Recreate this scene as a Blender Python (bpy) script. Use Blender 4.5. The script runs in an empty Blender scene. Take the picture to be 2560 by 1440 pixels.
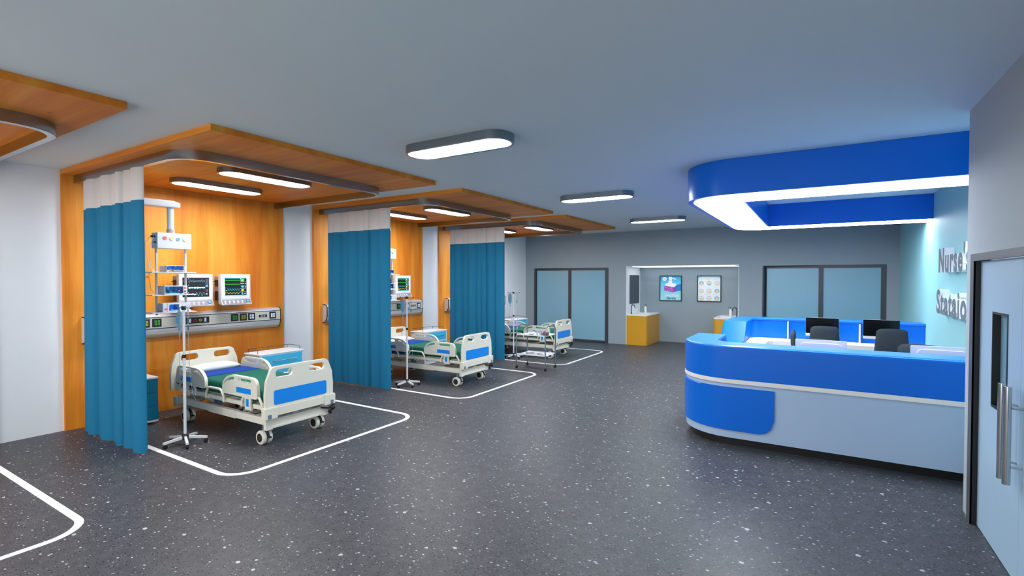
import bpy, bmesh, math, random
from mathutils import Vector, Matrix
from mathutils.geometry import tessellate_polygon
random.seed(7)
PI = math.pi
sc = bpy.context.scene
COL = sc.collection

# ------------------------------------------------------------------ materials
def lin(h):
    h = h.lstrip('#'); r = []
    for i in (0, 2, 4):
        c = int(h[i:i+2], 16) / 255
        r.append(c / 12.92 if c <= .04045 else ((c + .055) / 1.055) ** 2.4)
    return (r[0], r[1], r[2], 1)

def newmat(name):
    m = bpy.data.materials.new(name); m.use_nodes = True
    nt = m.node_tree
    return m, nt, nt.nodes['Principled BSDF']

def plain(name, hexc, rough=.5, metal=0, spec=.5, var=.04, scale=6, bump=0, bscale=200):
    """principled with a little procedural variation of tone"""
    m, nt, b = newmat(name)
    c = lin(hexc) if isinstance(hexc, str) else hexc
    tc = nt.nodes.new('ShaderNodeTexCoord')
    n = nt.nodes.new('ShaderNodeTexNoise'); n.inputs['Scale'].default_value = scale
    nt.links.new(tc.outputs['Object'], n.inputs['Vector'])
    mx = nt.nodes.new('ShaderNodeMix'); mx.data_type = 'RGBA'
    mx.inputs[6].default_value = tuple(x * (1 - var) for x in c[:3]) + (1,)
    mx.inputs[7].default_value = tuple(min(1, x * (1 + var)) for x in c[:3]) + (1,)
    nt.links.new(n.outputs['Fac'], mx.inputs[0])
    nt.links.new(mx.outputs[2], b.inputs['Base Color'])
    b.inputs['Roughness'].default_value = rough
    b.inputs['Metallic'].default_value = metal
    b.inputs['Specular IOR Level'].default_value = spec
    if bump:
        n2 = nt.nodes.new('ShaderNodeTexNoise'); n2.inputs['Scale'].default_value = bscale
        nt.links.new(tc.outputs['Object'], n2.inputs['Vector'])
        bp = nt.nodes.new('ShaderNodeBump'); bp.inputs['Strength'].default_value = bump
        bp.inputs['Distance'].default_value = .002
        nt.links.new(n2.outputs['Fac'], bp.inputs['Height']); nt.links.new(bp.outputs['Normal'], b.inputs['Normal'])
    return m

def emit(name, hexc, strength):
    m, nt, b = newmat(name)
    b.inputs['Base Color'].default_value = lin(hexc)
    b.inputs['Emission Color'].default_value = lin(hexc)
    b.inputs['Emission Strength'].default_value = strength
    b.inputs['Roughness'].default_value = .4
    return m

def wood(name, axis):
    m, nt, b = newmat(name)
    N = nt.nodes; L = nt.links
    tc = N.new('ShaderNodeTexCoord')
    mp = N.new('ShaderNodeMapping')
    s = [5, 5, 5]; s[axis] = .55
    mp.inputs['Scale'].default_value = s
    L.new(tc.outputs['Object'], mp.inputs['Vector'])
    n1 = N.new('ShaderNodeTexNoise'); n1.inputs['Scale'].default_value = .55; n1.inputs['Detail'].default_value = 5
    n1.inputs['Roughness'].default_value = .6; n1.inputs['Distortion'].default_value = .6
    L.new(mp.outputs[0], n1.inputs['Vector'])
    mp2 = N.new('ShaderNodeMapping'); s2 = [60, 60, 60]; s2[axis] = 1.5
    mp2.inputs['Scale'].default_value = s2
    L.new(tc.outputs['Object'], mp2.inputs['Vector'])
    n2 = N.new('ShaderNodeTexNoise'); n2.inputs['Scale'].default_value = 1; n2.inputs['Detail'].default_value = 2
    L.new(mp2.outputs[0], n2.inputs['Vector'])
    r = N.new('ShaderNodeValToRGB'); e = r.color_ramp.elements
    e[0].position = .28; e[0].color = lin(WOOD[0]); e[1].position = .72; e[1].color = lin(WOOD[2])
    k = r.color_ramp.elements.new(.5); k.color = lin(WOOD[1])
    L.new(n1.outputs['Fac'], r.inputs['Fac'])
    mr = N.new('ShaderNodeMapRange'); mr.inputs['To Min'].default_value = .88; mr.inputs['To Max'].default_value = 1.12
    L.new(n2.outputs['Fac'], mr.inputs['Value'])
    mul = N.new('ShaderNodeMix'); mul.data_type = 'RGBA'; mul.blend_type = 'MULTIPLY'; mul.inputs[0].default_value = 1
    L.new(r.outputs['Color'], mul.inputs[6]); L.new(mr.outputs[0], mul.inputs[7])
    # small dark knots
    v = N.new('ShaderNodeTexVoronoi'); v.inputs['Scale'].default_value = 2.6
    L.new(tc.outputs['Object'], v.inputs['Vector'])
    lt = N.new('ShaderNodeMath'); lt.operation = 'LESS_THAN'; lt.inputs[1].default_value = .045
    L.new(v.outputs['Distance'], lt.inputs[0])
    kx = N.new('ShaderNodeMix'); kx.data_type = 'RGBA'; kx.inputs[7].default_value = lin('#6a2c0a')
    km = N.new('ShaderNodeMath'); km.operation = 'MULTIPLY'; km.inputs[1].default_value = .7
    L.new(lt.outputs[0], km.inputs[0]); L.new(km.outputs[0], kx.inputs[0]); L.new(mul.outputs[2], kx.inputs[6])
    L.new(kx.outputs[2], b.inputs['Base Color'])
    b.inputs['Roughness'].default_value = .5
    b.inputs['Specular IOR Level'].default_value = .3
    return m
WOOD = ('#c4600f', '#da8424', '#e9a040')

def floor_mat():
    m, nt, b = newmat('speckled_vinyl')
    N = nt.nodes; L = nt.links
    tc = N.new('ShaderNodeTexCoord')
    nz = N.new('ShaderNodeTexNoise'); nz.inputs['Scale'].default_value = 9; nz.inputs['Detail'].default_value = 3
    L.new(tc.outputs['Object'], nz.inputs['Vector'])
    base = N.new('ShaderNodeValToRGB')
    base.color_ramp.elements[0].color = lin('#3e3f42'); base.color_ramp.elements[1].color = lin('#4b4b4f')
    base.color_ramp.elements[0].position = .3; base.color_ramp.elements[1].position = .7
    L.new(nz.outputs['Fac'], base.inputs['Fac'])
    col = base.outputs['Color']
    def specks(scale, lo, hi, dens, color, rot, stretch, seed):
        nonlocal col
        mp = N.new('ShaderNodeMapping'); mp.inputs['Rotation'].default_value = (0, 0, rot)
        mp.inputs['Scale'].default_value = (scale, scale * stretch, 0); mp.inputs['Location'].default_value = (seed, seed * 1.7, 0)
        L.new(tc.outputs['Object'], mp.inputs['Vector'])
        dn = N.new('ShaderNodeTexNoise'); dn.inputs['Scale'].default_value = 3.5
        L.new(mp.outputs[0], dn.inputs['Vector'])
        ad = N.new('ShaderNodeVectorMath'); ad.operation = 'MULTIPLY_ADD'
        ad.inputs[1].default_value = (.25, .25, 0)
        L.new(dn.outputs['Color'], ad.inputs[0]); L.new(mp.outputs[0], ad.inputs[2])
        v = N.new('ShaderNodeTexVoronoi'); v.voronoi_dimensions = '2D'; v.inputs['Scale'].default_value = 1
        L.new(ad.outputs[0], v.inputs['Vector'])
        sep = N.new('ShaderNodeSeparateColor'); L.new(v.outputs['Color'], sep.inputs[0])
        mr = N.new('ShaderNodeMapRange'); mr.inputs['From Min'].default_value = 1 - dens; mr.inputs['To Min'].default_value = lo
        mr.inputs['To Max'].default_value = hi; mr.clamp = True
        L.new(sep.outputs[0], mr.inputs['Value'])
        lt = N.new('ShaderNodeMath'); lt.operation = 'LESS_THAN'
        L.new(v.outputs['Distance'], lt.inputs[0]); L.new(mr.outputs[0], lt.inputs[1])
        gt = N.new('ShaderNodeMath'); gt.operation = 'GREATER_THAN'; gt.inputs[1].default_value = 1 - dens
        L.new(sep.outputs[0], gt.inputs[0])
        mu = N.new('ShaderNodeMath'); mu.operation = 'MULTIPLY'
        L.new(lt.outputs[0], mu.inputs[0]); L.new(gt.outputs[0], mu.inputs[1])
        # a fraction of the fleck colour, so they read as chips in the vinyl
        mx = N.new('ShaderNodeMix'); mx.data_type = 'RGBA'; mx.inputs[7].default_value = lin(color)
        L.new(mu.outputs[0], mx.inputs[0]); L.new(col, mx.inputs[6]); col = mx.outputs[2]
    specks(21, .08, .24, .34, '#17181b', .5, 2.3, 3)
    specks(34, .10, .30, .42, '#222327', 1.9, 1.9, 11)
    specks(34, .10, .26, .16, '#6e6f73', -.3, 1.5, 23)
    specks(17, .05, .20, .16, '#a8a8aa', .25, 1.6, 31)
    specks(9, .05, .17, .07, '#b4b4b6', .9, 1.3, 47)
    L.new(col, b.inputs['Base Color'])
    b.inputs['Roughness'].default_value = .42
    b.inputs['Specular IOR Level'].default_value = .25
    return m

def screen_mat(name, kind):
    m, nt, b = newmat(name); N = nt.nodes; L = nt.links
    tc = N.new('ShaderNodeTexCoord')
    n = N.new('ShaderNodeTexNoise'); n.inputs['Scale'].default_value = 26; n.inputs['Detail'].default_value = 2
    L.new(tc.outputs['Object'], n.inputs['Vector'])
    r = N.new('ShaderNodeValToRGB'); e = r.color_ramp.elements
    if kind == 'blue':
        e[0].color = lin('#03184a'); e[0].position = .38; e[1].color = lin('#4cc4ff'); e[1].position = .74
        k = e.new(.52); k.color = lin('#0a4fc0')
    else:
        e[0].color = lin('#051a3a'); e[0].position = .40; e[1].color = lin('#30b4e8'); e[1].position = .76
        k = e.new(.55); k.color = lin('#0a4a86')
    L.new(n.outputs['Fac'], r.inputs['Fac'])
    L.new(r.outputs['Color'], b.inputs['Emission Color']); b.inputs['Emission Strength'].default_value = .8
    b.inputs['Base Color'].default_value = lin('#04102a'); b.inputs['Roughness'].default_value = .2
    return m

def glassy(name, hexc, alpha, rough=.1):
    m, nt, b = newmat(name)
    n = nt.nodes.new('ShaderNodeTexNoise'); n.inputs['Scale'].default_value = 40
    mx = nt.nodes.new('ShaderNodeMix'); mx.data_type = 'RGBA'
    c = lin(hexc)
    mx.inputs[6].default_value = c; mx.inputs[7].default_value = tuple(x * .75 for x in c[:3]) + (1,)
    nt.links.new(n.outputs['Fac'], mx.inputs[0]); nt.links.new(mx.outputs[2], b.inputs['Base Color'])
    b.inputs['Alpha'].default_value = alpha; b.inputs['Roughness'].default_value = rough
    return m

M = dict(
    wall=plain('white_wall_paint', '#eff0f3', .42, var=.015),
    ceil=plain('grey_ceiling_paint', '#d9e8ec', .6, var=.01, scale=2),
    grey=plain('grey_wall_paint', '#8c9aa2', .55, var=.02, scale=2),
    dgrey=plain('door_wall_paint', '#a6b0b5', .7, spec=.2, var=.02, scale=2),
    turq=plain('turquoise_wall_paint', '#8fc6cb', .55, var=.02, scale=2),
    wood_v=wood('orange_wood_upright_grain', 2), wood_x=wood('orange_wood_across_grain', 0),
    floor=floor_mat(),
    chrome=plain('brushed_steel', '#9a9ea3', .22, 1, var=.05),
    rail=plain('polished_steel_band', '#a3aab0', .2, 1, var=.05),
    chrome2=plain('chrome', '#c6cacd', .12, 1, var=.02),
    darkchrome=plain('dark_chrome', '#8f979c', .25, 1, var=.03),
    lamp=emit('lamp_diffuser', '#f6fbff', 38), lamp2=emit('corridor_diffuser', '#f2f9ff', 45), lamp4=emit('niche_diffuser', '#f2f9ff', 1.3), lamp3=emit('soffit_diffuser', '#f2f9ff', 14),
    blue=plain('blue_curtain_cloth', '#1c6f94', .8, spec=.2, var=.05, scale=30),
    white_cloth=plain('white_curtain_cloth', '#cfccca', .85, spec=.2, var=.03, scale=30),
    cream=plain('cream_plastic', '#dfdaca', .38, var=.02),
    bedblue=plain('blue_insert', '#0b86e0', .35, var=.03),
    green=plain('green_bed_cover', '#085c4c', .75, spec=.25, var=.06, scale=14, bump=.15),
    royal=plain('royal_blue_sheet', '#063a96', .75, spec=.25, var=.05, scale=14, bump=.15),
    linen=plain('white_linen', '#e4e3e6', .8, spec=.2, var=.02, bump=.2, bscale=60),
    black=plain('black_rubber', '#111113', .5, var=.1),
    dark=plain('dark_hub', '#2a2625', .5, var=.1),
    trolleysteel=plain('trolley_steel', '#7d8a90', .25, .6, var=.05),
    steelblue=plain('grey_steel', '#8296a8', .35, .6, var=.05),
    white=plain('white_plastic', '#dcdcdf', .35, var=.015),
    offwhite=plain('offwhite_metal', '#d9d9dc', .3, var=.02),
    greyp=plain('grey_plastic', '#9c979c', .4, var=.03),
    strip=plain('grey_control_strip', '#857f86', .4, var=.03),
    dgreyp=plain('dark_grey_plastic', '#5c5558', .45, var=.04),
    teal=plain('teal_laminate', '#0b7391', .35, var=.04),
    sky=plain('sky_blue_laminate', '#3fb3dc', .35, var=.03),
    yellow=plain('ochre_lacquer', '#c9921c', .35, var=.04, scale=3),
    sinktop=plain('white_sink_top', '#e6e4e2', .35, var=.01),
    stblue=plain('glossy_blue_laminate', '#006cda', .3, spec=.3, var=.03, scale=2),
    panel=plain('pale_blue_laminate', '#aec6e2', .4, var=.02, scale=2),
    stripe=plain('white_edge_strip', '#f2efec', .4, var=.02),
    kick=plain('black_kickboard', '#1d1b1b', .25, var=.1),
    desk=plain('white_desk_top', '#ebe4dd', .4, var=.015),
    fabric=plain('charcoal_chair_fabric', '#3a4048', .9, spec=.2, var=.15, scale=25, bump=.3),
    blackscreen=plain('black_glass_screen', '#040405', .18, var=.1),
    alum=plain('aluminium_shell', '#dcd9da', .3, .15, var=.02),
    frame=plain('dark_door_frame', '#3c3e42', .4, var=.04),
    pane=plain('frosted_blue_glass', '#82aec2', .22, spec=.45, var=.03, scale=1.5),
    mirror=plain('dark_mirror', '#4b555c', .12, .6, var=.03),
    tap=plain('black_tap', '#22252a', .35, .3, var=.06),
    bottle=plain('white_bottle', '#e8e4de', .4, var=.02),
    doorpaint=plain('pale_blue_door', '#a3c0d6', .42, var=.02, scale=2),
    casing=plain('grey_door_casing', '#4c4e53', .45, var=.03),
    letterface=plain('grey_letter_face', '#666f77', .5, var=.02),
    letter=plain('white_letter', '#e8ecee', .45, var=.01),
    ocre=plain('headwall_beige', '#c9c4b4', .35, var=.03),
    silver=plain('headwall_silver', '#d4d4da', .28, .35, var=.02),
    tape=plain('white_floor_tape', '#f0f0ee', .55, var=.02),
    gsock=plain('green_socket', '#2c9a22', .4, var=.05), ysock=plain('yellow_socket', '#b5a81c', .4, var=.05),
    red=plain('red_plastic', '#d02020', .4, var=.05), yell=plain('yellow_plastic', '#e0cf20', .4, var=.05),
    coral=plain('coral_button', '#f06a60', .4, var=.03), lime=plain('lime_button', '#dfe98c', .4, var=.03),
    lblue=plain('pale_blue_button', '#6fb0ee', .4, var=.03), mint=plain('mint_button', '#cfe8a6', .4, var=.03),
    ledw=emit('white_indicator', '#c6d6ee', .15),
    scr_dark=emit('dark_trace_screen', '#10161e', .35), scr_black=emit('black_trace_screen', '#04080a', .3),
    scr_cyan=emit('cyan_screen_bar', '#38b8b4', .7), tr_white=emit('white_trace', '#b8c6cc', .8), tr_aqua=emit('aqua_trace', '#a8f0e8', .9),
    tr_green=emit('green_trace', '#18b418', .8), tr_teal=emit('teal_trace', '#2a9aa8', .8), tr_yel=emit('yellow_trace', '#c8b428', .8),
    num_g=emit('green_digits', '#9cf08c', .9), num_gb=emit('green_digit_field', '#117a14', .6), num_c=emit('cyan_digits', '#50c8e0', .9), num_y=emit('yellow_digits', '#f0f020', .9),
    tr_red=emit('red_mark', '#c04038', .7), tr_panel=emit('grey_blue_field', '#38485a', .5),
    scr_blue=screen_mat('blue_menu_screen', 'blue'), scr_navy=screen_mat('navy_scan_screen', 'navy'), magenta=emit('magenta_mark', '#e05a9c', .8),
    ivbag=glassy('clear_fluid_bag', '#a4c8de', .6), tube=glassy('clear_tube', '#9fb8c6', .6),
    shelfglass=plain('white_shelf_enamel', '#e6e4e2', .35, var=.02),
    vial=glassy('glass_vial', '#b8c4cc', .7), wire=plain('dark_wire', '#55595d', .3, .8, var=.1),
    poster_frame=plain('navy_poster_frame', '#0c2230', .35, var=.05),
    p_white=plain('print_white', '#f0f4f6', .5, var=.01), p_purple=plain('print_purple', '#b24fb4', .5, var=.06, scale=20), p_dpurple=plain('print_dark_purple', '#8a3796', .5, var=.04),
    p_shadow=plain('print_blue', '#0a7cc4', .5, var=.05), p_navy=plain('print_navy', '#1c5a78', .5, var=.03), p_pink=plain('print_pink', '#f2a8c8', .5, var=.02),
    p_paper=plain('print_paper', '#eef0f0', .5, var=.01), p_head=plain('print_pale_blue', '#a8d4e6', .5, var=.03), p_skin=plain('print_skin', '#f2cfa4', .5, var=.05, scale=30), p_sky=plain('print_sky', '#7cbcdc', .5, var=.04),
    p_grey=plain('print_grey', '#b8c4c8', .5, var=.05), p_cream=plain('print_cream', '#f4e6de', .5, var=.02),
)
def poster_bg():
    m, nt, b = newmat('print_cyan'); N = nt.nodes; L = nt.links
    tc = N.new('ShaderNodeTexCoord'); sep = N.new('ShaderNodeSeparateXYZ'); L.new(tc.outputs['Generated'], sep.inputs[0])
    r = N.new('ShaderNodeValToRGB'); r.color_ramp.elements[0].color = lin('#9fe4ec'); r.color_ramp.elements[1].color = lin('#12b4e4')
    r.color_ramp.elements[0].position = .1
    L.new(sep.outputs[2], r.inputs['Fac']); L.new(r.outputs['Color'], b.inputs['Base Color']); b.inputs['Roughness'].default_value = .5
    return m
M['p_cyan'] = poster_bg()   # the print itself fades from sky blue at its top to pale cyan

# ------------------------------------------------------------------ mesh helpers
class MB:
    def __init__(s): s.v = []; s.f = []; s.cut = []
    def add(s, vs, fs):
        o = len(s.v); s.cut.append((o, len(s.f))); s.v += [tuple(v) for v in vs]; s.f += [tuple(i + o for i in f) for f in fs]; return s
    def box(s, x0, x1, y0, y1, z0, z1):
        return s.add([(x, y, z) for x in (x0, x1) for y in (y0, y1) for z in (z0, z1)],
                     [(0, 1, 3, 2), (4, 6, 7, 5), (0, 4, 5, 1), (2, 3, 7, 6), (0, 2, 6, 4), (1, 5, 7, 3)])
    def cbox(s, c, d):
        return s.box(c[0]-d[0]/2, c[0]+d[0]/2, c[1]-d[1]/2, c[1]+d[1]/2, c[2]-d[2]/2, c[2]+d[2]/2)
    def prism(s, poly, axis, a0, a1, holes=()):
        """extrude a 2D polygon (with holes) along axis; 2D axes are the other two in order xy / xz / yz"""
        def P(p, a):
            return {0: (a, p[0], p[1]), 1: (p[0], a, p[1]), 2: (p[0], p[1], a)}[axis]
        loops = [list(poly)] + [list(h) for h in holes]
        tri = tessellate_polygon([[Vector((p[0], p[1], 0)) for p in l] for l in loops])
        flat = [p for l in loops for p in l]; n = len(flat)
        vs = [P(p, a0) for p in flat] + [P(p, a1) for p in flat]
        fs = [tuple(t) for t in tri] + [tuple(i + n for i in reversed(t)) for t in tri]
        o = 0
        for l in loops:
            k = len(l)
            for i in range(k):
                a, b = o + i, o + (i + 1) % k
                fs.append((a, b, b + n, a + n))
            o += k
        return s.add(vs, fs)
    def tube(s, pts, r, seg=10, caps=True, closed=False):
        pts = [Vector(p) for p in pts]; n = len(pts); rs = r if isinstance(r, (list, tuple)) else [r] * n
        up = None; rings = []
        for i, p in enumerate(pts):
            if closed: t = pts[(i + 1) % n] - pts[i - 1]
            else: t = (pts[min(i + 1, n - 1)] - pts[max(i - 1, 0)])
            t.normalize()
            if up is None:
                up = t.orthogonal().normalized()
            else:
                up = (up - t * up.dot(t))
                up = up.normalized() if up.length > 1e-6 else t.orthogonal().normalized()
            b = t.cross(up)
            rings.append([p + (up * math.cos(2*PI*k/seg) + b * math.sin(2*PI*k/seg)) * rs[i] for k in range(seg)])
        vs = [v for rg in rings for v in rg]; fs = []
        m = n if closed else n - 1
        for i in range(m):
            j = (i + 1) % n
            for k in range(seg):
                k2 = (k + 1) % seg
                fs.append((i*seg+k, i*seg+k2, j*seg+k2, j*seg+k))
        if caps and not closed:
            fs.append(tuple(range(seg))[::-1]); fs.append(tuple((n-1)*seg + k for k in range(seg)))
        return s.add(vs, fs)
    def cyl(s, p0, p1, r, seg=16): return s.tube([p0, p1], r, seg)
    def lathe(s, prof, c, axis=2, seg=20):
        """prof: list of (radius, height)"""
        vs = []
        for r, h in prof:
            for k in range(seg):
                a = 2*PI*k/seg; x, y = r*math.cos(a), r*math.sin(a)
                q = {2: (x, y, h), 0: (h, x, y), 1: (y, h, x)}[axis]
                vs.append((c[0]+q[0], c[1]+q[1], c[2]+q[2]))
        fs = []; n = len(prof)
        for i in range(n-1):
            for k in range(seg):
                k2 = (k+1) % seg
                fs.append((i*seg+k, i*seg+k2, (i+1)*seg+k2, (i+1)*seg+k))
        fs.append(tuple(range(seg))[::-1]); fs.append(tuple((n-1)*seg+k for k in range(seg)))
        return s.add(vs, fs)
    def ell(s, c, r, seg=16, rings=8):
        prof = [(max(1e-4, math.sin(PI*i/rings)), -math.cos(PI*i/rings)) for i in range(rings+1)]
        o = len(s.v); s.lathe(prof, (0, 0, 0), 2, seg)
        for i in range(o, len(s.v)):
            v = s.v[i]; s.v[i] = (c[0]+v[0]*r[0], c[1]+v[1]*r[1], c[2]+v[2]*r[2])
        return s
    def sweep(s, path, profs, closed=False):
        """path: (x, y) points; profs: closed (d, z) loops, d to the left of the path; one loop or one per point"""
        n = len(path); P = [Vector(p) for p in path]
        one = not isinstance(profs[0][0], (list, tuple))
        k = len(profs if one else profs[0]); vs = []
        for i in range(n):
            if closed: a = (P[i]-P[i-1]).normalized(); b = (P[(i+1) % n]-P[i]).normalized()
            else:
                a = (P[i]-P[i-1]).normalized() if i > 0 else (P[1]-P[0]).normalized()
                b = (P[i+1]-P[i]).normalized() if i < n-1 else a
            na = Vector((-a.y, a.x)); nb = Vector((-b.y, b.x)); m = (na+nb)
            m = m / max(.3, m.dot(na)) if m.length > 1e-6 else na
            for d, z in (profs if one else profs[i]):
                vs.append((P[i].x + m.x*d, P[i].y + m.y*d, z))
        fs = []
        for i in range(n if closed else n-1):
            j = (i+1) % n
            for q in range(k):
                q2 = (q+1) % k
                fs.append((i*k+q, i*k+q2, j*k+q2, j*k+q))
        if not closed:
            fs.append(tuple(range(k))[::-1]); fs.append(tuple((n-1)*k+q for q in range(k)))
        return s.add(vs, fs)
    def xf(s, mat, start=0):
        for i in range(start, len(s.v)): s.v[i] = tuple(mat @ Vector(s.v[i]))
        return s

def finish(name, mb, mat, parent=None, bevel=0, shift=None, seg=2, sharp=38, smooth=True):
    me = bpy.data.meshes.new(name)
    bm = bmesh.new()
    vs = [bm.verts.new(v) for v in mb.v]
    for f in mb.f:
        try: bm.faces.new([vs[i] for i in f])
        except ValueError: pass
    bmesh.ops.remove_doubles(bm, verts=bm.verts, dist=1e-5)
    bmesh.ops.recalc_face_normals(bm, faces=bm.faces)
    if shift is not None: bmesh.ops.translate(bm, vec=-Vector(shift), verts=bm.verts)
    if bevel:
        ed = [e for e in bm.edges if len(e.link_faces) == 2 and e.calc_face_angle(0) > math.radians(30)]
        bmesh.ops.bevel(bm, geom=ed, offset=bevel, segments=seg, profile=.5, affect='EDGES', clamp_overlap=True)
    if smooth:
        for f in bm.faces: f.smooth = True
        for e in bm.edges:
            if len(e.link_faces) == 2 and e.calc_face_angle(0) > math.radians(sharp): e.smooth = False
    bm.to_mesh(me); bm.free()
    me.materials.append(mat)
    o = bpy.data.objects.new(name, me); COL.objects.link(o)
    if bevel and smooth:
        wn = o.modifiers.new('weighted', 'WEIGHTED_NORMAL'); wn.keep_sharp = True; wn.weight = 100
    if parent is not None: o.parent = parent
    return o

ROOT = {}
def thing(name, label, cat, loc, group=None):
    o = bpy.data.objects.new(name, None); COL.objects.link(o); o.location = loc; o.empty_display_size = .1
    o['label'] = label; o['category'] = cat
    if group: o['group'] = group
    ROOT[o.name] = Vector(loc); return o
def part(name, mb, mat, parent, bevel=0, label=None, **k):
    r = parent
    while r.parent is not None: r = r.parent
    o = finish(name, mb, mat, parent, bevel, ROOT[r.name], **k)
    if label: o['label'] = label
    return o
def part_each(name, mb, mat, parent, bevel=0, label=None, **k):
    """every piece of mb becomes a part of its own"""
    cuts = mb.cut + [(len(mb.v), len(mb.f))]; out = []
    for (v0, f0), (v1, f1) in zip(cuts[:-1], cuts[1:]):
        m = MB(); m.add(mb.v[v0:v1], [tuple(i-v0 for i in f) for f in mb.f[f0:f1]])
        out.append(part(name, m, mat, parent, bevel, label, **k))
    return out
def solo(name, mb, mat, label, cat, loc, group=None, bevel=0, **k):
    o = finish(name, mb, mat, None, bevel, loc, **k); o.location = loc
    o['label'] = label; o['category'] = cat
    if group: o['group'] = group
    ROOT[o.name] = Vector(loc); return o
def struct(name, mb, mat, parent=None, bevel=0, **k):
    o = finish(name, mb, mat, parent, bevel, **k); o['kind'] = 'structure'; return o
def copy_tree(o, parent=None):
    c = o.copy(); COL.objects.link(c)
    if parent is not None: c.parent = parent
    for ch in list(o.children): copy_tree(ch, c)
    return c
def dup(o, d, label):
    c = copy_tree(o); c.location = Vector(o.location) + Vector(d); c['label'] = label; return c

def arc(cx, cy, r, a0, a1, n=8):
    return [(cx + r*math.cos(math.radians(a0+(a1-a0)*i/n)), cy + r*math.sin(math.radians(a0+(a1-a0)*i/n))) for i in range(n+1)]
def rrect(x0, x1, y0, y1, r, n=5):
    return arc(x1-r, y0+r, r, -90, 0, n) + arc(x1-r, y1-r, r, 0, 90, n) + arc(x0+r, y1-r, r, 90, 180, n) + arc(x0+r, y0+r, r, 180, 270, n)
def text_mesh(body, size, depth, bold=0, sx=1):
    cu = bpy.data.curves.new('t', 'FONT'); cu.body = body; cu.size = size; cu.extrude = depth; cu.offset = bold
    cu.align_x = 'LEFT'; cu.resolution_u = 3
    o = bpy.data.objects.new('t', cu); COL.objects.link(o)
    dg = bpy.context.evaluated_depsgraph_get(); dg.update()
    me = bpy.data.meshes.new_from_object(o.evaluated_get(dg))
    mb = MB(); mb.add([(v.co.x*sx, v.co.y, v.co.z) for v in me.vertices], [tuple(p.vertices) for p in me.polygons])
    bpy.data.objects.remove(o); bpy.data.curves.remove(cu); bpy.data.meshes.remove(me)
    return mb
def frame_px(o): return Matrix(((0, 0, 1, o[0]), (1, 0, 0, o[1]), (0, 1, 0, o[2]), (0, 0, 0, 1)))      # faces +X
def frame_ny(o): return Matrix(((1, 0, 0, o[0]), (0, 0, -1, o[1]), (0, 1, 0, o[2]), (0, 0, 0, 1)))     # faces -Y
def frame_nx(o): return Matrix(((0, 0, -1, o[0]), (-1, 0, 0, o[1]), (0, 1, 0, o[2]), (0, 0, 0, 1)))    # faces -X
def ribbon(pts, w, d=.0006):
    """flat trace in the local xy plane"""
    mb = MB(); n = len(pts)
    up = [(p[0], p[1]+w/2) for p in pts]; dn = [(p[0], p[1]-w/2) for p in pts]
    vs = [(x, y, 0) for x, y in up] + [(x, y, 0) for x, y in dn] + [(x, y, d) for x, y in up] + [(x, y, d) for x, y in dn]
    fs = []
    for i in range(n-1):
        fs += [(2*n+i, 2*n+i+1, 3*n+i+1, 3*n+i), (i, n+i, n+i+1, i+1), (i, i+1, 2*n+i+1, 2*n+i), (n+i, 3*n+i, 3*n+i+1, n+i+1)]
    return mb.add(vs, fs)

# ------------------------------------------------------------------ measures
XW, XT, XD = -8.41, 1.66, 1.10        # left wall, turquoise wall, door wall
YB, YF, YC = 14.6, -3.0, 5.65         # back wall, wall behind the camera, end of the door wall
H = 3.42
PER = 3.79                            # distance from bay to bay
FP = 3.80
BAYS = ['nearest', 'middle', 'farthest']

# ------------------------------------------------------------------ room shell
struct('floor', MB().box(XW-.2, XT+.2, YF-.2, 16.2, -.1, 0), M['floor'])
struct('ceiling', MB().box(XW-.2, XT+.2, YF-.2, 16.2, H, H+.1), M['ceil'])
struct('wall_left', MB().box(XW-.2, XW, YF-.2, 16.2, 0, H), M['wall'])
NX0, NX1, NY1, NZ = -4.886, -1.785, 15.96, 2.365
D1, D2 = (-8.08, -5.462), (-1.207, 1.418); DZ = 2.336
bw = [(XW, 0), (D1[0], 0), (D1[0], DZ), (D1[1], DZ), (D1[1], 0), (NX0-.012, 0), (NX0-.012, NZ+.012), (NX1+.012, NZ+.012), (NX1+.012, 0),
      (D2[0], 0), (D2[0], DZ), (D2[1], DZ), (D2[1], 0), (XT, 0), (XT, H), (XW, H)]
struct('wall_back', MB().prism(bw, 1, YB, YB+.2), M['grey'])
struct('wall_niche_left', MB().box(NX0-.012, NX0, YB-.004, NY1, 0, NZ), M['wall'])
struct('wall_niche_right', MB().box(NX1, NX1+.012, YB-.004, NY1, 0, NZ), M['wall'])
struct('wall_niche_top', MB().box(NX0-.012, NX1+.012, YB-.004, NY1, NZ, NZ+.012), M['wall'])
struct('wall_niche_back', MB().box(NX0-.012, NX1+.012, NY1, NY1+.1, 0, NZ+.012), M['grey'])
struct('wall_behind_left_door', MB().box(D1[0], D1[1], YB+.2, YB+.25, 0, DZ), M['grey'])
struct('wall_behind_right_door', MB().box(D2[0], D2[1], YB+.2, YB+.25, 0, DZ), M['grey'])
struct('wall_alcove', MB().box(XT, XT+.2, YC-.2, YB, 0, H), M['turq'])
# door wall with its opening
DY0, DY1, DTZ = 3.47, 5.41, 2.15
dw = [(YF, 0), (DY0, 0), (DY0, DTZ), (DY1, DTZ), (DY1, 0), (YC, 0), (YC, H), (YF, H)]
struct('wall_right', MB().prism(dw, 0, XD, XD+.2), M['dgrey'])
struct('wall_right_end', MB().box(XD+.2, XT, YC-.2, YC, 0, H), M['dgrey'])

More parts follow.
